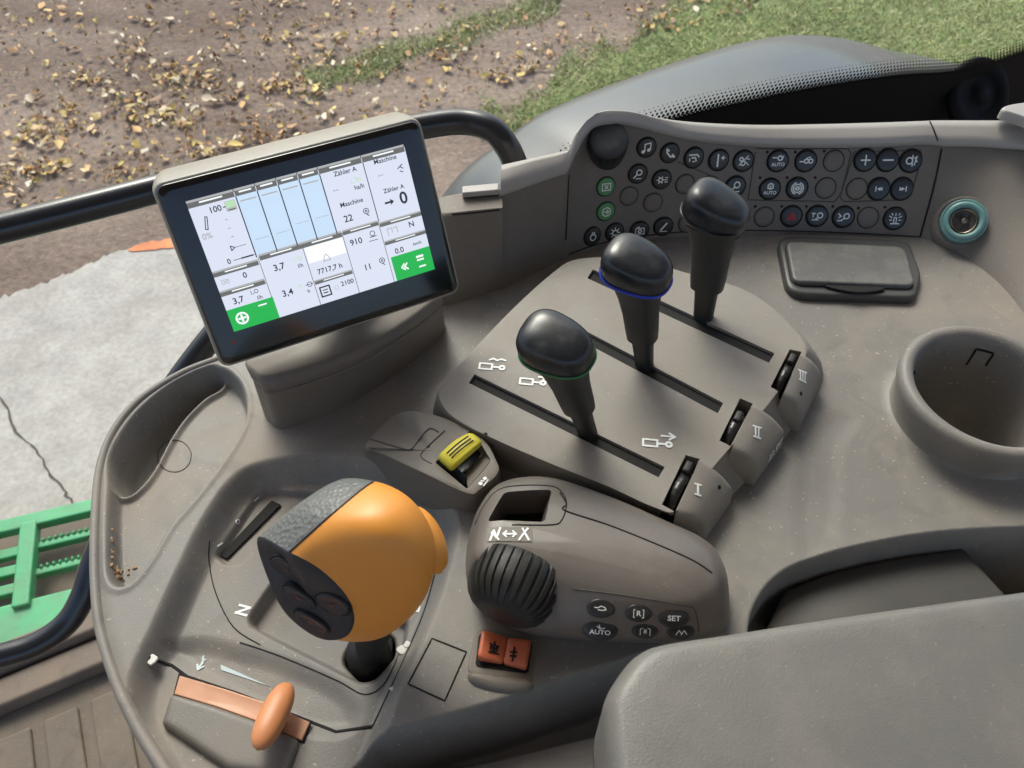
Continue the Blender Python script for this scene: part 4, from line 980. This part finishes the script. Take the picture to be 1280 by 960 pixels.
wc_ = W(639, 741, .0285); wn = Vector((-.36, -.88, -.06)).normalized(); wr = .0245
def rib(a, j): return 1+(.030*(1 if math.sin(a*30) > -.2 else -1) if 1 <= j <= 7 else 0)
wh = part('thumb_wheel', *lathe([(wr*.9, -.016), (wr*.98, -.014), (wr*1.0, -.008), (wr*.99, -.002), (wr*.95, .003), (wr*.87, .0070), (wr*.75, .0102), (wr*.58, .0125), (wr*.50, .0131), (wr*.3, .0135), (wr*.1, .0136)], wc_, wn, 360, mod=rib), 'stem', gm, angle=50)
I['auto'] = [('l', [(-.3, .45), (0, .2), (.4, .3)], .1), ('l', [(-.1, .6), (.0, .2)], .1), ('t', 'AUTO', 0, -.2, .5)]
I['set'] = [('t', 'SET', 0, 0, .62)]
I['swoop'] = [('l', [(-.7, .1), (-.3, .1), (0, .3), (.4, .2), (.6, -.1), (.2, -.2), (-.3, -.15)], .12)]
I['h2'] = [('l', [(-.45, .5), (-.6, .5), (-.6, -.5), (-.45, -.5)], .1), ('l', [(.45, .5), (.6, .5), (.6, -.5), (.45, -.5)], .1), ('t', 'R', 0, 0, .7)]
I['h1'] = [('l', [(-.3, .5), (-.6, .4), (-.6, -.5)], .1), ('l', [(.3, .5), (.6, .4), (.6, -.5)], .1), ('t', '8', 0, 0, .6)]
I['hook'] = [('l', [(-.6, -.3), (-.3, .3), (0, -.1)], .12), ('l', [(.0, -.3), (.3, .3), (.6, -.2)], .12)]
for x, y, ic, a, b in [(751, 760, 'swoop', .0078, .0048), (750, 787, 'auto', .0098, .0056), (798, 766, 'h2', .0073, .0046), (806, 788, 'h1', .0072, .0044), (842, 772, 'set', .0086, .0052), (851, 789, 'hook', .0078, .0046)]:
    h_, n_ = onsurf(TM0, x, y); n_ = (n_+Vector((0, -.1, .5))).normalized(); X_ = Vector((1, -.06, 0)); X_ = (X_-n_*X_.dot(n_)).normalized(); Y_ = n_.cross(X_); sc = .92
    a *= sc; b *= sc*1.1
    bt = part('oval_button', *loftdata([sring(h_-n_*.002, X_, Y_, a, b, 2, 32), sring(h_+n_*.0006, X_, Y_, a, b, 2, 32), sring(h_+n_*.0011, X_, Y_, a*.93, b*.93, 2, 32), sring(h_+n_*.0013, X_, Y_, a*.7, b*.7, 2, 32)]), 'button', gm)
    g = icon(I[ic], .15); part('symbol', *planar(([(p[0]*a*.62, p[1]*b*.85, p[2]) for p in g[0]], g[1]), h_, X_, Y_, n_, .00145), 'white', bt, smooth=False)
# ================================================================== yellow paddle switch
ys_ = thing('paddle_switch', 'grey wedge housing with a ribbed yellow paddle in its black opening', 'switch', W(540, 580, 0))
H0 = [(452, 578), (456, 560), (484, 534), (520, 520), (575, 540), (622, 588), (634, 610), (622, 640), (600, 655), (556, 648), (505, 622), (465, 596)]
H1 = [(458, 562), (462, 550), (488, 524), (514, 514), (566, 527), (604, 550), (620, 576), (622, 592), (600, 612), (584, 617), (530, 592), (478, 568)]
hb, ht = [W(x, y, -.016) for x, y in H0], [W(x, y, .014 if x < 500 else .026) for x, y in H1]
hb, ht = spline(hb, 5), spline(ht, 5)
hr = [hb]+[[a.lerp(b, t) for a, b in zip(hb, ht)] for t in (.5, .9, .97)]+[[p+UP*.0005 for p in ht], [p+UP*.0011 for p in inset(ht, .0015)]]
hs_ = part('housing', *loftdata(hr, True, True), 'mount', ys_)
cut(hs_, [prism([(543, 576), (590, 537), (614, 576), (584, 612)], .0265, .012, .05, .08)])
TH = bvh(hs_)
part('opening_floor', *prism([(544, 577), (590, 538), (613, 576), (584, 611)], .0265, .0122, .0145), 'gloss', ys_)
part('inner_ramp', *loftdata([[W(x, y, z) for x, y, z in r] for r in [[(579, 595, .016), (603, 566, .016), (613, 577, .016), (585, 610, .016)], [(582, 594, .0185), (604, 564, .0185), (613, 576, .0262), (585, 610, .0262)]]]), 'mount', ys_, angle=40)
ydir = (W(598, 548, .024)-W(556, 580, .024)).normalized(); yper = Vector((-ydir.y, ydir.x, 0))
c1, c2 = W(556, 581, .0268), W(596, 549, .0282)
rings = []
for q in range(13):
    u = q/12; c_ = c1.lerp(c2, u)+UP*(.0035*math.sin(math.pi*(.15+.7*u))-.001); wd = .0066*(1-.20*max(0, u-.55)/.45); hh = .0040*(1-(abs(u-.5)*2)**8*.4)
    r = []
    for i in range(28):
        a = 2*math.pi*i/28; cx, sy = math.cos(a), math.sin(a); cx = math.copysign(abs(cx)**.7, cx); sy = math.copysign(abs(sy)**.7, sy)
        gr = -.0007*max(0, math.cos(cx*9.5)) if sy > .5 and .15 < u < .9 else 0
        r.append(c_+yper*wd*cx*(.85 if q in (0, 12) else 1)+UP*(hh*sy+gr))
    rings.append(r)
part('yellow_paddle', *loftdata(rings, True, True), 'yellow', ys_)
for off in (-.0028, 0, .0030):
    P = [c1.lerp(c2, u)+yper*off*.75+UP*(.0035*math.sin(math.pi*(.15+.7*u))-.001+.0040) for u in np.linspace(.15, .82, 8)]
    part('paddle_groove', *tube(P, .00035, 6, 1), 'stem', ys_)
part('paddle_base', *loftdata([[W(x, y, z) for x, y, z in r] for r in [[(546, 580, .014), (556, 571, .014), (584, 597, .014), (580, 607, .014)], [(547, 579, .0225), (557, 574, .0260), (582, 594, .0260), (581, 606, .0205)]]]), 'face', ys_, angle=40)
part('housing_seam', *merge(ribbon(TH, [(463, 549), (500, 560), (513, 562), (520, 555), (536, 536), (548, 540)], .0009, .0003), ribbon(TH, [(540, 580), (527, 572), (530, 563), (556, 538)], .0008, .0003)), 'wallline', ys_)
decal('symbol', TH, 604, 603, icon([('d', -.4, 0, .28), ('d', .5, .3, .26), ('l', [(-.3, -.5), (.7, -.1)], .2), ('l', [(-.1, .3), (.2, 0)], .15)]), .0045, 'white', ys_, Vector((.8, .6, 0)), lift=.0006)
# ================================================================== orange rocker
ro = thing('rocker_switch', 'orange red two lobed rocker switch in a dark square frame', 'switch', W(630, 820, 0))
fr_ = roundpoly([W(x, y, -.001) for x, y in [(594, 785), (676, 801), (667, 857), (583, 843)]], .12, 5)
part('frame', *slab(fr_, .0022, .001, 3), 'mount', ro)
part('frame_gap', *slab(roundpoly([W(x, y, .0013) for x, y in [(599, 792), (666, 804), (660, 842), (594, 833)]], .12, 4), .0005, .0002, 1), 'black', ro, smooth=False)
for q_, nm in (([(603, 792, 0), (635, 799, 1), (629, 831, 1), (597, 826, 0)], 'a'), ([(635, 799, 1), (664, 805, 0), (658, 839, 0), (629, 831, 1)], 'b')):
    P = [W(x, y, .0016) for x, y, f in q_]; R = []
    R.append(roundpoly(P, .14, 4)); z1 = roundpoly([W(x, y, .0045 if f else .0076)+Vector((0, 0, 0)) for x, y, f in q_], .14, 4)
    ctr_ = sum(z1, Vector())/len(z1)
    R.append([Vector((a.x, a.y, b.z-.0006)) for a, b in zip(R[0], z1)]); R.append([Vector((a.x+(ctr_.x-a.x)*.05, a.y+(ctr_.y-a.y)*.05, b.z)) for a, b in zip(R[0], z1)])
    R.append([Vector((a.x+(ctr_.x-a.x)*.3, a.y+(ctr_.y-a.y)*.3, b.z+(ctr_.z-b.z)*.25+.0002)) for a, b in zip(R[0], z1)])
    part('rocker_half', *loftdata(R), 'rocker', ro)
TR = bvh(*[o for o in COL.objects if o.name.startswith('rocker_half')])
decal('symbol', TR, 617, 811, icon([('l', [(-.4, .4), (0, -.2), (.4, .3)], .18), ('l', [(0, .6), (0, -.2)], .18), ('l', [(-.4, -.4), (.5, -.4)], .15), ('c', 0, .0, .35)]), .0058, 'black', ro, Vector((1, -.15, 0)))
decal('symbol', TR, 642, 818, icon([('l', [(0, .7), (0, -.7)], .2), ('l', [(-.3, .2), (.3, .2)], .2), ('l', [(-.3, -.2), (.3, -.2)], .2)]), .0052, 'black', ro, Vector((1, -.15, 0)))
part('finger_scoop', *slab(spline([W(x, y, -.001) for x, y in [(588, 842), (625, 846), (664, 853), (662, 866), (628, 868), (590, 857)]], 6), .0055, .0045, 5), 'mount', ro)
# ================================================================== throttle
th = thing('throttle_slider', 'pale orange curved slide track with an orange oval lever at lower left', 'slider', W(300, 890, -.016))
TZ = -.0165
part('track_gap', *slab([W(x, y, TZ) for x, y in [(224, 842), (390, 902), (381, 930), (217, 870)]], .0012, .0003, 1), 'black', th, smooth=False)
bz = [(226, 846), (280, 862), (335, 880), (388, 904)]; bz2 = [(378, 927), (325, 904), (272, 885), (219, 869)]
br = [W(x, y, TZ+.0008) for x, y in bz+bz2]
br = [W(x, y, TZ+.0008+.002*math.sin(math.pi*i_)) for (x, y), i_ in zip(bz+bz2, [0, .33, .66, 1, 1, .66, .33, 0])]
part('orange_track', *slab(br, .0022, .0006, 2), 'peach', th, angle=40)
bd = roundpoly([W(x, y, TZ-.002) for x, y in [(218, 872), (272, 887), (325, 906), (377, 929), (360, 975), (290, 968), (206, 910)]], .16, 5)
part('body_gap', *slab(inset(bd, -.0009), .0022, .0004, 1), 'black', th, smooth=False)
part('throttle_body', *slab(bd, .0085, .0045, 6), 'inner', th)
la, lb_ = W(357, 862, TZ+.014), W(326, 928, TZ+.020)
d_ = (lb_-la); Lh = d_.length; d_.normalize(); sx = d_.cross(UP).normalized(); su = sx.cross(d_)
rings = []
for q in range(21):
    u = -1+2*q/20; ww = math.sqrt(max(.0, 1-abs(u)**2.6)); ww = max(ww, .06)
    rings.append(sring((la+lb_)/2+d_*u*Lh*.64, sx, su, .0073*ww, .0062*ww, 2.2, 28))
part('slide_lever', *loftdata(rings, True, True), 'lever_or', th)
part('lever_neck', *tube([(la+lb_)/2-UP*.016+d_*.0, (la+lb_)/2-UP*.002], .0038, 12, 1, sm=False), 'lever_or', th)
decal('symbol', TD, 252, 830, icon([('l', [(0, .8), (.1, .1), (-.15, -.6)], .22), ('l', [(-.4, -.1), (-.15, -.7), (.3, -.3)], .2), ('l', [(.3, .5), (0, .1)], .18)]), .0052, 'paleblue', con, Vector((1, 0, 0)), lift=.0004)
part('wedge_mark', *slab([onsurf(TD, x, y)[0] for x, y in [(276, 831), (277, 838), (337, 858)]], .0004, .0001, 1), 'paleblue', con, smooth=False)
decal('letter', TD, 304, 763, icon([('l', [(-.35, -.5), (-.35, .5), (.35, -.5), (.35, .5)], .2)]), .0068, 'white', con, Vector((.25, .97, 0)), lift=.0004)
decal('letter', TD, 519, 760, icon([('t', 'B', 0, 0, 1.1)]), .0062, 'white', con, Vector((.25, .97, 0)), lift=.0004)
for x, y in [(320, 624), (297, 652), (275, 681)]:
    decal('tick_mark', TD, x, y, icon([('c', 0, 0, .3)] if y == 652 else [('l', [(-.4, 0), (.4, .1)], .25)]), .0042, 'white', con, Vector((1, .6, 0)), lift=.0004)
# ================================================================== joystick
jo = thing('joystick', 'large orange and grey multifunction joystick with black button face', 'joystick', W(462, 822, -.04))
JS = [[(322, 672, .085), (362, 690, .099), (402, 713, .094), (434, 746, .080), (443, 776, .064), (430, 797, .052), (398, 796, .047), (360, 768, .054), (338, 728, .068)],
      [(372, 632, .098), (416, 642, .113), (472, 664, .115), (512, 703, .100), (524, 742, .078), (505, 777, .056), (470, 799, .041), (418, 790, .042), (372, 720, .055)],
      [(422, 603, .095), (466, 603, .108), (512, 625, .109), (541, 668, .095), (543, 710, .075), (527, 745, .056), (500, 752, .042), (462, 720, .038), (425, 655, .055)],
      [(448, 618, .072), (478, 612, .082), (508, 632, .084), (528, 670, .074), (530, 705, .058), (516, 728, .046), (498, 728, .040), (474, 705, .040), (450, 655, .055)]]
KR = 8; rr = [spline([W(*p) for p in sct], KR) for sct in JS]
# corners A and B stay crisp
cols_ = [spline([r[i] for r in rr], 8, False) for i in range(len(rr[0]))]
rings = [[cols_[i][k] for i in range(len(rr[0]))] for k in range(len(cols_[0]))]
nn = len(rings[0]); V, F = loftdata(rings, False, True)
grey = set(range(0, KR)) | set(range(8*KR, 9*KR)) | set(range(7*KR, 8*KR))
def sub(keepf):
    fs = [f for f in F if keepf(f)]; u = sorted({i for f in fs for i in f}); m_ = {a: b for b, a in enumerate(u)}
    return [V[i] for i in u], [tuple(m_[i] for i in f) for f in fs]
def isgrey(f):
    k = min(f)//nn
    if len(f) == 3: return (f[0] % nn) in grey
    i = min(f[0] % nn, f[1] % nn) if abs(f[0] % nn-f[1] % nn) == 1 else nn-1
    return i in grey
part('leather_grip', *sub(isgrey), 'leather', jo, fix=True)
part('orange_shell', *sub(lambda f: not isgrey(f)), 'orange', jo, fix=True)
fc = sum(rings[0], Vector())/nn; e1 = (rings[0][KR*1]-fc); e2 = (rings[0][KR*4]-fc); fn = e1.cross(e2).normalized()
if fn.dot(CAM-fc) < 0: fn = -fn
fr0 = rings[0]; sc_ = lambda s, o: [fc+(p-fc)*s+fn*o for p in fr0]
face = part('button_face', *loftdata([sc_(1.0, 0), sc_(.985, .0008), sc_(.95, .0010), sc_(.7, .0010), sc_(.35, .0010)]), 'face', jo)
TJ = bvh(face)
for x, y, a_r, b_r, ang in [(362, 712, .0095, .0068, -25), (375, 746, .0088, .0052, -28), (416, 755, .0090, .0072, 15), (390, 777, .0092, .0048, -20)]:
    h_, n_ = onsurf(TJ, x, y); n_ = fn; X_ = Vector((1, 0, 0)); X_ = (X_-n_*X_.dot(n_)).normalized(); Y_ = n_.cross(X_)
    c_, s_ = math.cos(math.radians(ang)), math.sin(math.radians(ang)); X2 = X_*c_+Y_*s_; Y2 = n_.cross(X2)
    ob = part('oval_button', *loftdata([sring(h_-n_*.002, X2, Y2, a_r, b_r, 2, 32), sring(h_+n_*.0006, X2, Y2, a_r, b_r, 2, 32), sring(h_+n_*.0010, X2, Y2, a_r*.94, b_r*.94, 2, 32), sring(h_+n_*.0007, X2, Y2, a_r*.75, b_r*.75, 2, 32), sring(h_+n_*.0004, X2, Y2, a_r*.3, b_r*.3, 2, 32)]), 'face', jo)
    part('button_groove', *loftdata([sring(h_-n_*.001, X2, Y2, a_r*1.02, b_r*1.02, 2, 32), sring(h_+n_*.0003, X2, Y2, a_r*1.02, b_r*1.02, 2, 32), sring(h_+n_*.0003, X2, Y2, a_r*1.10, b_r*1.12, 2, 32), sring(h_-n_*.001, X2, Y2, a_r*1.10, b_r*1.12, 2, 32)], False, False), 'black', ob)
    M.setdefault('mark', mat('mark_red', (.20, .05, .03), .5))
    part('symbol', *planar(icon([('l', [(-.0016, -.0006), (.0016, .0006)], .0005), ('l', [(-.0012, .001), (.0002, -.001)], .0005)]), h_, X2, Y2, n_, .0012), 'mark', ob, smooth=False)
part('shell_seam', *tube([cols_[KR][k]+(cols_[KR][k]-fc).normalized()*.0001 for k in range(0, 17)], .0005, 8, 1), 'stem', jo)
# rear thumb bump
bc = W(531, 675, .083); bx_ = (W(545, 705, .075)-W(515, 640, .090)).normalized(); by_ = bx_.cross(UP).normalized(); bu_ = by_.cross(bx_)
rings = []
for q in range(15):
    u = -1+2*q/14; ww = max(.05, math.sqrt(max(0, 1-u*u))); rings.append(sring(bc+bx_*u*.0175, by_, bu_, .0088*ww, .013*ww, 2, 28))
part('thumb_bump', *loftdata(rings, True, True), 'orange', jo)
part('shaft', *tube([W(462, 820, -.028), W(463, 808, -.01), W(465, 785, .024), W(465, 770, .042)], lambda t: .0062+.006*t, 20, 4), 'black', jo)
part('boot', *lathe([(.0135, -.004), (.0128, .0), (.0115, .003), (.0120, .006), (.0095, .009), (.008, .013)], W(461, 818, -.028), UP, 32), 'rubber', jo)
# ================================================================== touch screen terminal
un = Vector((.902, .431, 0)).normalized(); vn = Vector((-.196, .41, .891)).normalized(); nn_ = un.cross(vn).normalized(); vn = nn_.cross(un)
pc = CAM+ray(390, 300)*.455
def SP(px, py, off=0): return onplane(px, py, pc+nn_*off, nn_)
tm = thing('touch_terminal', 'tilted touch screen terminal in pale housing with black bezel on a moulded foot', 'display', W(430, 500, 0))
cor = [(203, 241), (519, 150), (570, 353), (288, 455)]
fr4 = [SP(*c) for c in cor]
# make the front face a true rectangle
cf = sum(fr4, Vector())/4; hw = ((fr4[1]-fr4[0]).dot(un)+(fr4[2]-fr4[3]).dot(un))/4; hh_ = ((fr4[0]-fr4[3]).dot(vn)+(fr4[1]-fr4[2]).dot(vn))/4
hw *= 1.030; hh_ *= 1.045; cf = cf-un*.0012-vn*.0004
def rrect(hw, hh, r, off, dx=0, dy=0, n=7):
    out = []
    for sx_, sy_, a0 in ((1, 1, 0), (-1, 1, 90), (-1, -1, 180), (1, -1, 270)):
        for q in range(n):
            a = math.radians(a0+90*q/(n-1)); out.append(cf+un*(dx+sx_*(hw-r)+r*math.cos(a))+vn*(dy+sy_*(hh-r)+r*math.sin(a))+nn_*off)
    return out
part('housing', *loftdata([rrect(hw*.80, hh_*.78, .010, -.034), rrect(hw*.97, hh_*.96, .010, -.032, dy=.002), rrect(hw+.0005, hh_+.0005, .012, -.027, dy=.0035), rrect(hw+.0020, hh_+.0025, .011, -.020, dy=.0030), rrect(hw+.0020, hh_+.0022, .0075, -.008, dy=.0012), rrect(hw+.0016, hh_+.0016, .006, -.002), rrect(hw+.0009, hh_+.0009, .0055, -.0003), rrect(hw, hh_, .005, -.0003)], True, True), 'case', tm)
bz_ = part('bezel', *loftdata([rrect(hw, hh_, .005, -.001), rrect(hw, hh_, .005, .0006), rrect(hw-.0008, hh_-.0008, .0045, .0013), rrect(hw-.004, hh_-.004, .003, .0014)], True, True), 'bezel', tm)
ac = [SP(238, 257, .0014), SP(508, 180, .0014), SP(540, 335, .0014), SP(290, 418, .0014)]
c2_ = sum(ac, Vector())/4; aw = ((ac[1]-ac[0]).dot(un)+(ac[2]-ac[3]).dot(un))/4; ah = ((ac[0]-ac[3]).dot(vn)+(ac[1]-ac[2]).dot(vn))/4
O_ = c2_-un*aw+vn*ah; SW, SH = 2*aw, 2*ah
smats = [screen_mat('screen_white', (.66, .70, .82)), screen_mat('screen_grey', (.13, .13, .12)), screen_mat('screen_blue', (.54, .69, .86)), screen_mat('screen_green', (.01, .42, .06)),
         screen_mat('screen_ink', (.02, .02, .03)), screen_mat('screen_bright', (.92, .95, .97)), screen_mat('screen_softgrey', (.40, .40, .40)), screen_mat('screen_lightblue', (.55, .70, .88)), screen_mat('screen_palegreen', (.45, .68, .42))]
SV = []; SF = []; SM = []
def add(geo, m, layer):
    k = len(SV); Vg, Fg = geo
    SV.extend([O_+un*(p[0]*SW)-vn*(p[1]*SH)+nn_*(.00012*(1+layer)+(p[2] if len(p) > 2 else 0)*1e-5) for p in Vg]); SF.extend([tuple(i+k for i in f) for f in Fg]); SM.extend([m]*len(Fg))
def rect(x0, y0, x1, y1, m, layer=1): add(([(x0, y0), (x1, y0), (x1, y1), (x0, y1)], [(0, 1, 2, 3)]), m, layer)
AR = SW/SH
def tx(s, x, y, h, m=4, layer=3, bold=.02):
    Vg, Fg = textgeo(s, h, 0, 0, 0, bold); add(([(x+p[0]/AR, y-p[1]) for p in Vg], Fg), m, layer)
def ic(rec, x, y, sz, m=4, layer=3, w=.16):
    Vg, Fg = icon(rec, w); add(([(x+p[0]*sz/AR, y-p[1]*sz, p[2]) for p in Vg], Fg), m, layer)
rect(0, 0, 1, 1, 0, 0)
def head(x0, x1, y, h=.042, m=1):
    rect(x0, y, x1, y+h, m, 1); rect(x0, y, x1, y+h*.30, 6, 1.4)
    mid = (x0+x1)/2; ww = min(.05, (x1-x0)*.3); rect(mid-ww, y+h*.42, mid+ww, y+h*.62, 5, 2.2)
cA = [0, .205, .300, .395, .490, .585, .79, 1.0]
for a, b in zip(cA[:-1], cA[1:]): head(a, b-.003, -.02, .055)
for a, b in zip(cA[1:5], cA[2:6]):
    rect(a, .035, b, .50, 2, 1); rect(a+.003, .045, b-.006, .085, 7, 1.6); rect(a+.012, .07, b-.012, .08, 6, 2)
    rect(a+.02, .37-.03*(a > .3), b-.012, .374-.03*(a > .3), 6, 2); rect(a-.0025, .035, a+.0025, .50, 4, 2)
    rect(a+.015, .15, b-.015, .35, 7, 1.3)
rect(.5825, .035, .5875, .50, 4, 2); rect(.7885, .035, .7925, .50, 4, 2)
rect(.150, .05, .195, .125, 6, 1.5); rect(.152, .052, .193, .10, 8, 1.7); rect(.158, .112, .187, .118, 4, 2)
tx('100', .105, .085, .045); tx('-', .145, .08, .05); tx('0%', .035, .255, .045, 6)
ic([('l', [(-.2, -.8), (.25, .8), (.5, .7), (.1, -.9), (-.2, -.8)], .12)], .045, .16, .055)
for yy in (.17, .235, .30): tx('-', .135, yy, .05, 6)
ic([('l', [(-.6, .5), (.2, 0), (-.6, -.5), (-.6, .5)], .2), ('l', [(.2, 0), (2.6, 0)], .1)], .125, .385, .035)
tx('0', .085, .475, .04); rect(.105, .473, .20, .478, 4, 2); rect(.14, .470, .195, .481, 4, 2.5)
head(0, .205, .515, .045); head(0, .205, .67, .045)
tx('0', .13, .605, .045); ic([('c', -.5, 0, .4), ('c', .5, 0, .4), ('l', [(-1, .8), (1, .5)], .15)], .04, .615, .03, 6)
tx('3,7', .065, .775, .05); ic([('l', [(-.9, .5), (-.9, -.5), (-.2, -.5)], .15), ('c', .5, 0, .5)], .145, .745, .028); tx('l/h', .16, .80, .03)
rect(0, .825, .215, 1.0, 3, 1.5); ic(I['go'][:1]+[('l', [(-.3, 0), (.3, 0)], .18), ('l', [(0, -.3), (0, .3)], .18)], .055, .915, .085, 5); rect(.14, .855, .18, .866, 5, 3)
head(.215, .415, .485, .048)
rect(.2085, .5, .2115, .83, 1, 2)
tx('3,7', .285, .62, .052); ic([('l', [(-1, .5), (-1, -.5), (-.3, -.5)], .15), ('l', [(-.3, .5), (.2, .5)], .15), ('c', .7, 0, .4)], .375, .60, .030, 8); tx('l/h', .38, .655, .03)
tx('3,4', .285, .83, .052); ic([('l', [(-1, -.5), (-.3, .5), (.2, -.3)], .2)], .355, .81, .028, 8); ic([('c', .2, 0, .6), ('l', [(-.9, 0), (1, 0)], .15)], .39, .815, .030); tx('h', .38, .865, .03)
head(.415, .605, .485, .048); rect(.4125, .5, .4155, 1, 1, 2)
rect(.42, .535, .602, .66, 5, 1); ic([('l', [(-.7, -.5), (-.4, .3), (0, .8), (.4, .3), (.7, -.5), (-.7, -.5)], .16)], .505, .655, .04, 6); tx('7717,7 h', .505, .745, .042)
head(.418, .603, .80, .035); ic([('l', [(-1, 1), (1, 1), (1, -1), (-1, -1), (-1, 1)], .3), ('l', [(-.5, .3), (.5, .3)], .2), ('l', [(-.4, -.3), (.4, -.3)], .25)], .455, .905, .038); tx('2100', .565, .89, .038); ic([('c', 0, 0, .8)], .51, .905, .02, 6)
head(.61, .785, .485, .040); rect(.6055, .5, .6085, 1, 1, 2); rect(.785, .5, .788, 1, 1, 2)
tx('910', .66, .60, .048); ic([('c', 0, .1, .6), ('l', [(-.8, -.7), (.8, -.7)], .2)], .745, .575, .032); rect(.72, .625, .765, .630, 4, 2)
tx('11', .68, .82, .048); ic([('c', 0, .1, .6), ('c', 0, .1, .2), ('l', [(0, -.6), (.4, -1)], .2)], .755, .805, .035)
tx('Zähler A', .70, .065, .036); tx('--', .635, .175, .05, 6); ic([('l', [(-1, .5), (-1, -.5), (-.3, -.5)], .15), ('l', [(-.2, .5), (.3, .5), (.3, -.3)], .15), ('c', .9, 0, .4)], .735, .145, .032, 8); tx('ha/h', .745, .20, .034)
tx('Maschine', .69, .30, .036); tx('22', .655, .41, .052); ic([('c', 0, .1, .6), ('c', 0, .1, .2), ('l', [(0, -.6), (.4, -1)], .2)], .745, .395, .035)
tx('Maschine', .895, .055, .036); tx('--', .855, .155, .05, 6); ic([('l', [(-.6, 0), (.6, .7)], .2), ('l', [(0, .3), (.6, -.2)], .2), ('l', [(-.2, -.6), (.4, -.9)], .2)], .955, .145, .035)
tx('Zähler A', .90, .285, .034); tx('0', .935, .375, .095, 4, 3, .03); ic([('l', [(-1, 0), (.3, 0)], .45), ('p', [(.2, .7), (1, 0), (.2, -.7)])], .865, .375, .035)
rect(.86, .455, .97, .462, 7, 2)
head(.79, 1.0, .505, .040); ic([('l', [(-1.2, -.8), (-1.2, .8), (-.2, .8), (-.2, -.2)], .18), ('l', [(.1, .6), (1, .8), (1, -.5)], .18)], .845, .60, .035, 6); tx('N', .94, .59, .045)
head(.79, 1.0, .66, .035); tx('0.0', .85, .765, .045); tx('km/h', .945, .75, .026)
rect(.80, .80, 1.0, 1.0, 3, 1.5); ic([('l', [(.0, .6), (-.6, 0), (.0, -.6)], .3), ('l', [(.6, .6), (0, 0), (.6, -.6)], .3)], .855, .905, .040, 5); ic([('l', [(-.7, .5), (.7, .5)], .5), ('l', [(-.7, -.3), (.7, -.3)], .4)], .94, .875, .035, 5); rect(.925, .935, .96, .948, 5, 3)
scr = part('screen', SV, SF, smats, tm, smooth=False, mi=SM, fix=False)
M['wordmark'] = mat('bezel_print', (.05, .05, .055), .3)
wm = icon([('t', 'CEMIS 700', 0, 0, 1)]); wp = SP(385, 204, .0016)
part('led', *lathe([(.0009, 0), (.0007, .0003), (.0002, .0004)], SP(292, 428, .0014), nn_, 10), 'red', tm)
# foot
F0 = [(330, 510), (340, 532), (364, 537), (452, 500), (538, 436), (552, 404), (470, 404), (345, 452)]
F1 = [(316, 466), (326, 484), (350, 490), (456, 452), (536, 398), (548, 378), (470, 392), (350, 436)]
F2 = [(308, 450), (316, 464), (344, 470), (456, 434), (538, 380), (548, 362), (470, 376), (345, 420)]
f0, f1, f2 = ringz(F0, -.002, 5), ringz(F1, .034, 5), ringz(F2, .044, 5)
part('foot', *loftdata([f0]+[[a.lerp(b, t) for a, b in zip(f0, f1)] for t in (.03, .5, .97)]+[f1, [p+UP*.0006 for p in inset(f1, .0015)]]), 'mount', tm)
part('foot_cap', *loftdata([[p+UP*.0008 for p in inset(f1, .0006)], [p+UP*.0022 for p in inset(f1, -.0004)], f2, [p+UP*.001 for p in inset(f2, .002)]], True, True), 'mount', tm)
part('swivel_neck', *tube([W(440, 400, .036), W(440, 400, .036)+Vector((0, .02, .03)), pc-nn_*.032-vn*.02], .016, 20, 3), 'dark', tm)
# ================================================================== rails
hr_ = thing('grab_rail', 'glossy black tubular grab rail running behind the touch screen', 'rail', W(660, 250, -.02))
part('rail_tube', *tube([W(-160, 322, .05), W(0, 286, .05), (W(190, 238, .05)), W(400, 183, .05), W(520, 159, .05), W(575, 152, .05), W(612, 160, .048), W(634, 184, .035), W(648, 215, .01), W(668, 262, -.04)], .0108, 24, 8), 'rail', hr_)
sr = thing('sill_rail', 'black bent tube rail low by the floor sill, lower left', 'rail', W(110, 690, -.3))
part('rail_tube', *tube([W(-120, 850, -.25), W(0, 820, -.25), W(48, 804, -.25), W(84, 778, -.245), W(104, 744, -.23), W(118, 700, -.21), W(160, 600, -.16), W(205, 505, -.12), W(250, 440, -.09), W(300, 380, -.07)], .0105, 20, 6), 'rail', sr)
# ================================================================== arm pad
ap = thing('armrest_pad', 'large grained grey vinyl armrest pad filling the lower right corner', 'armrest', W(1000, 900, .05))
PO = [(754, 900), (757, 872), (772, 845), (792, 822), (822, 809), (900, 797), (1050, 774), (1290, 741), (1520, 708), (1600, 900), (1500, 1300), (1000, 1350), (800, 1300), (772, 1100), (760, 980)]
pr_ = spline([W(x, y, .100) for x, y in PO], 8)
pr_ = [Vector((p.x, p.y, .045)) for p in pr_]
rings = [pinset(pr_, .010), pinset(pr_, .001), [p+UP*.012 for p in pr_]]
for q in range(0, 9):
    a = q/8*math.pi/2; rings.append([p+UP*(.050+.016*math.sin(a)) for p in pinset(pr_, .016*(1-math.cos(a)))])
rings.append([p+UP*.0663 for p in pinset(pr_, .019)]); last = rings[-1]; cpad = sum(last, Vector())/len(last)
rings += [[cpad.lerp(p, f)+UP*.0006*(1-f) for p in last] for f in (.85, .65, .4, .15)]
part('pad', *loftdata(rings), 'pad', ap)
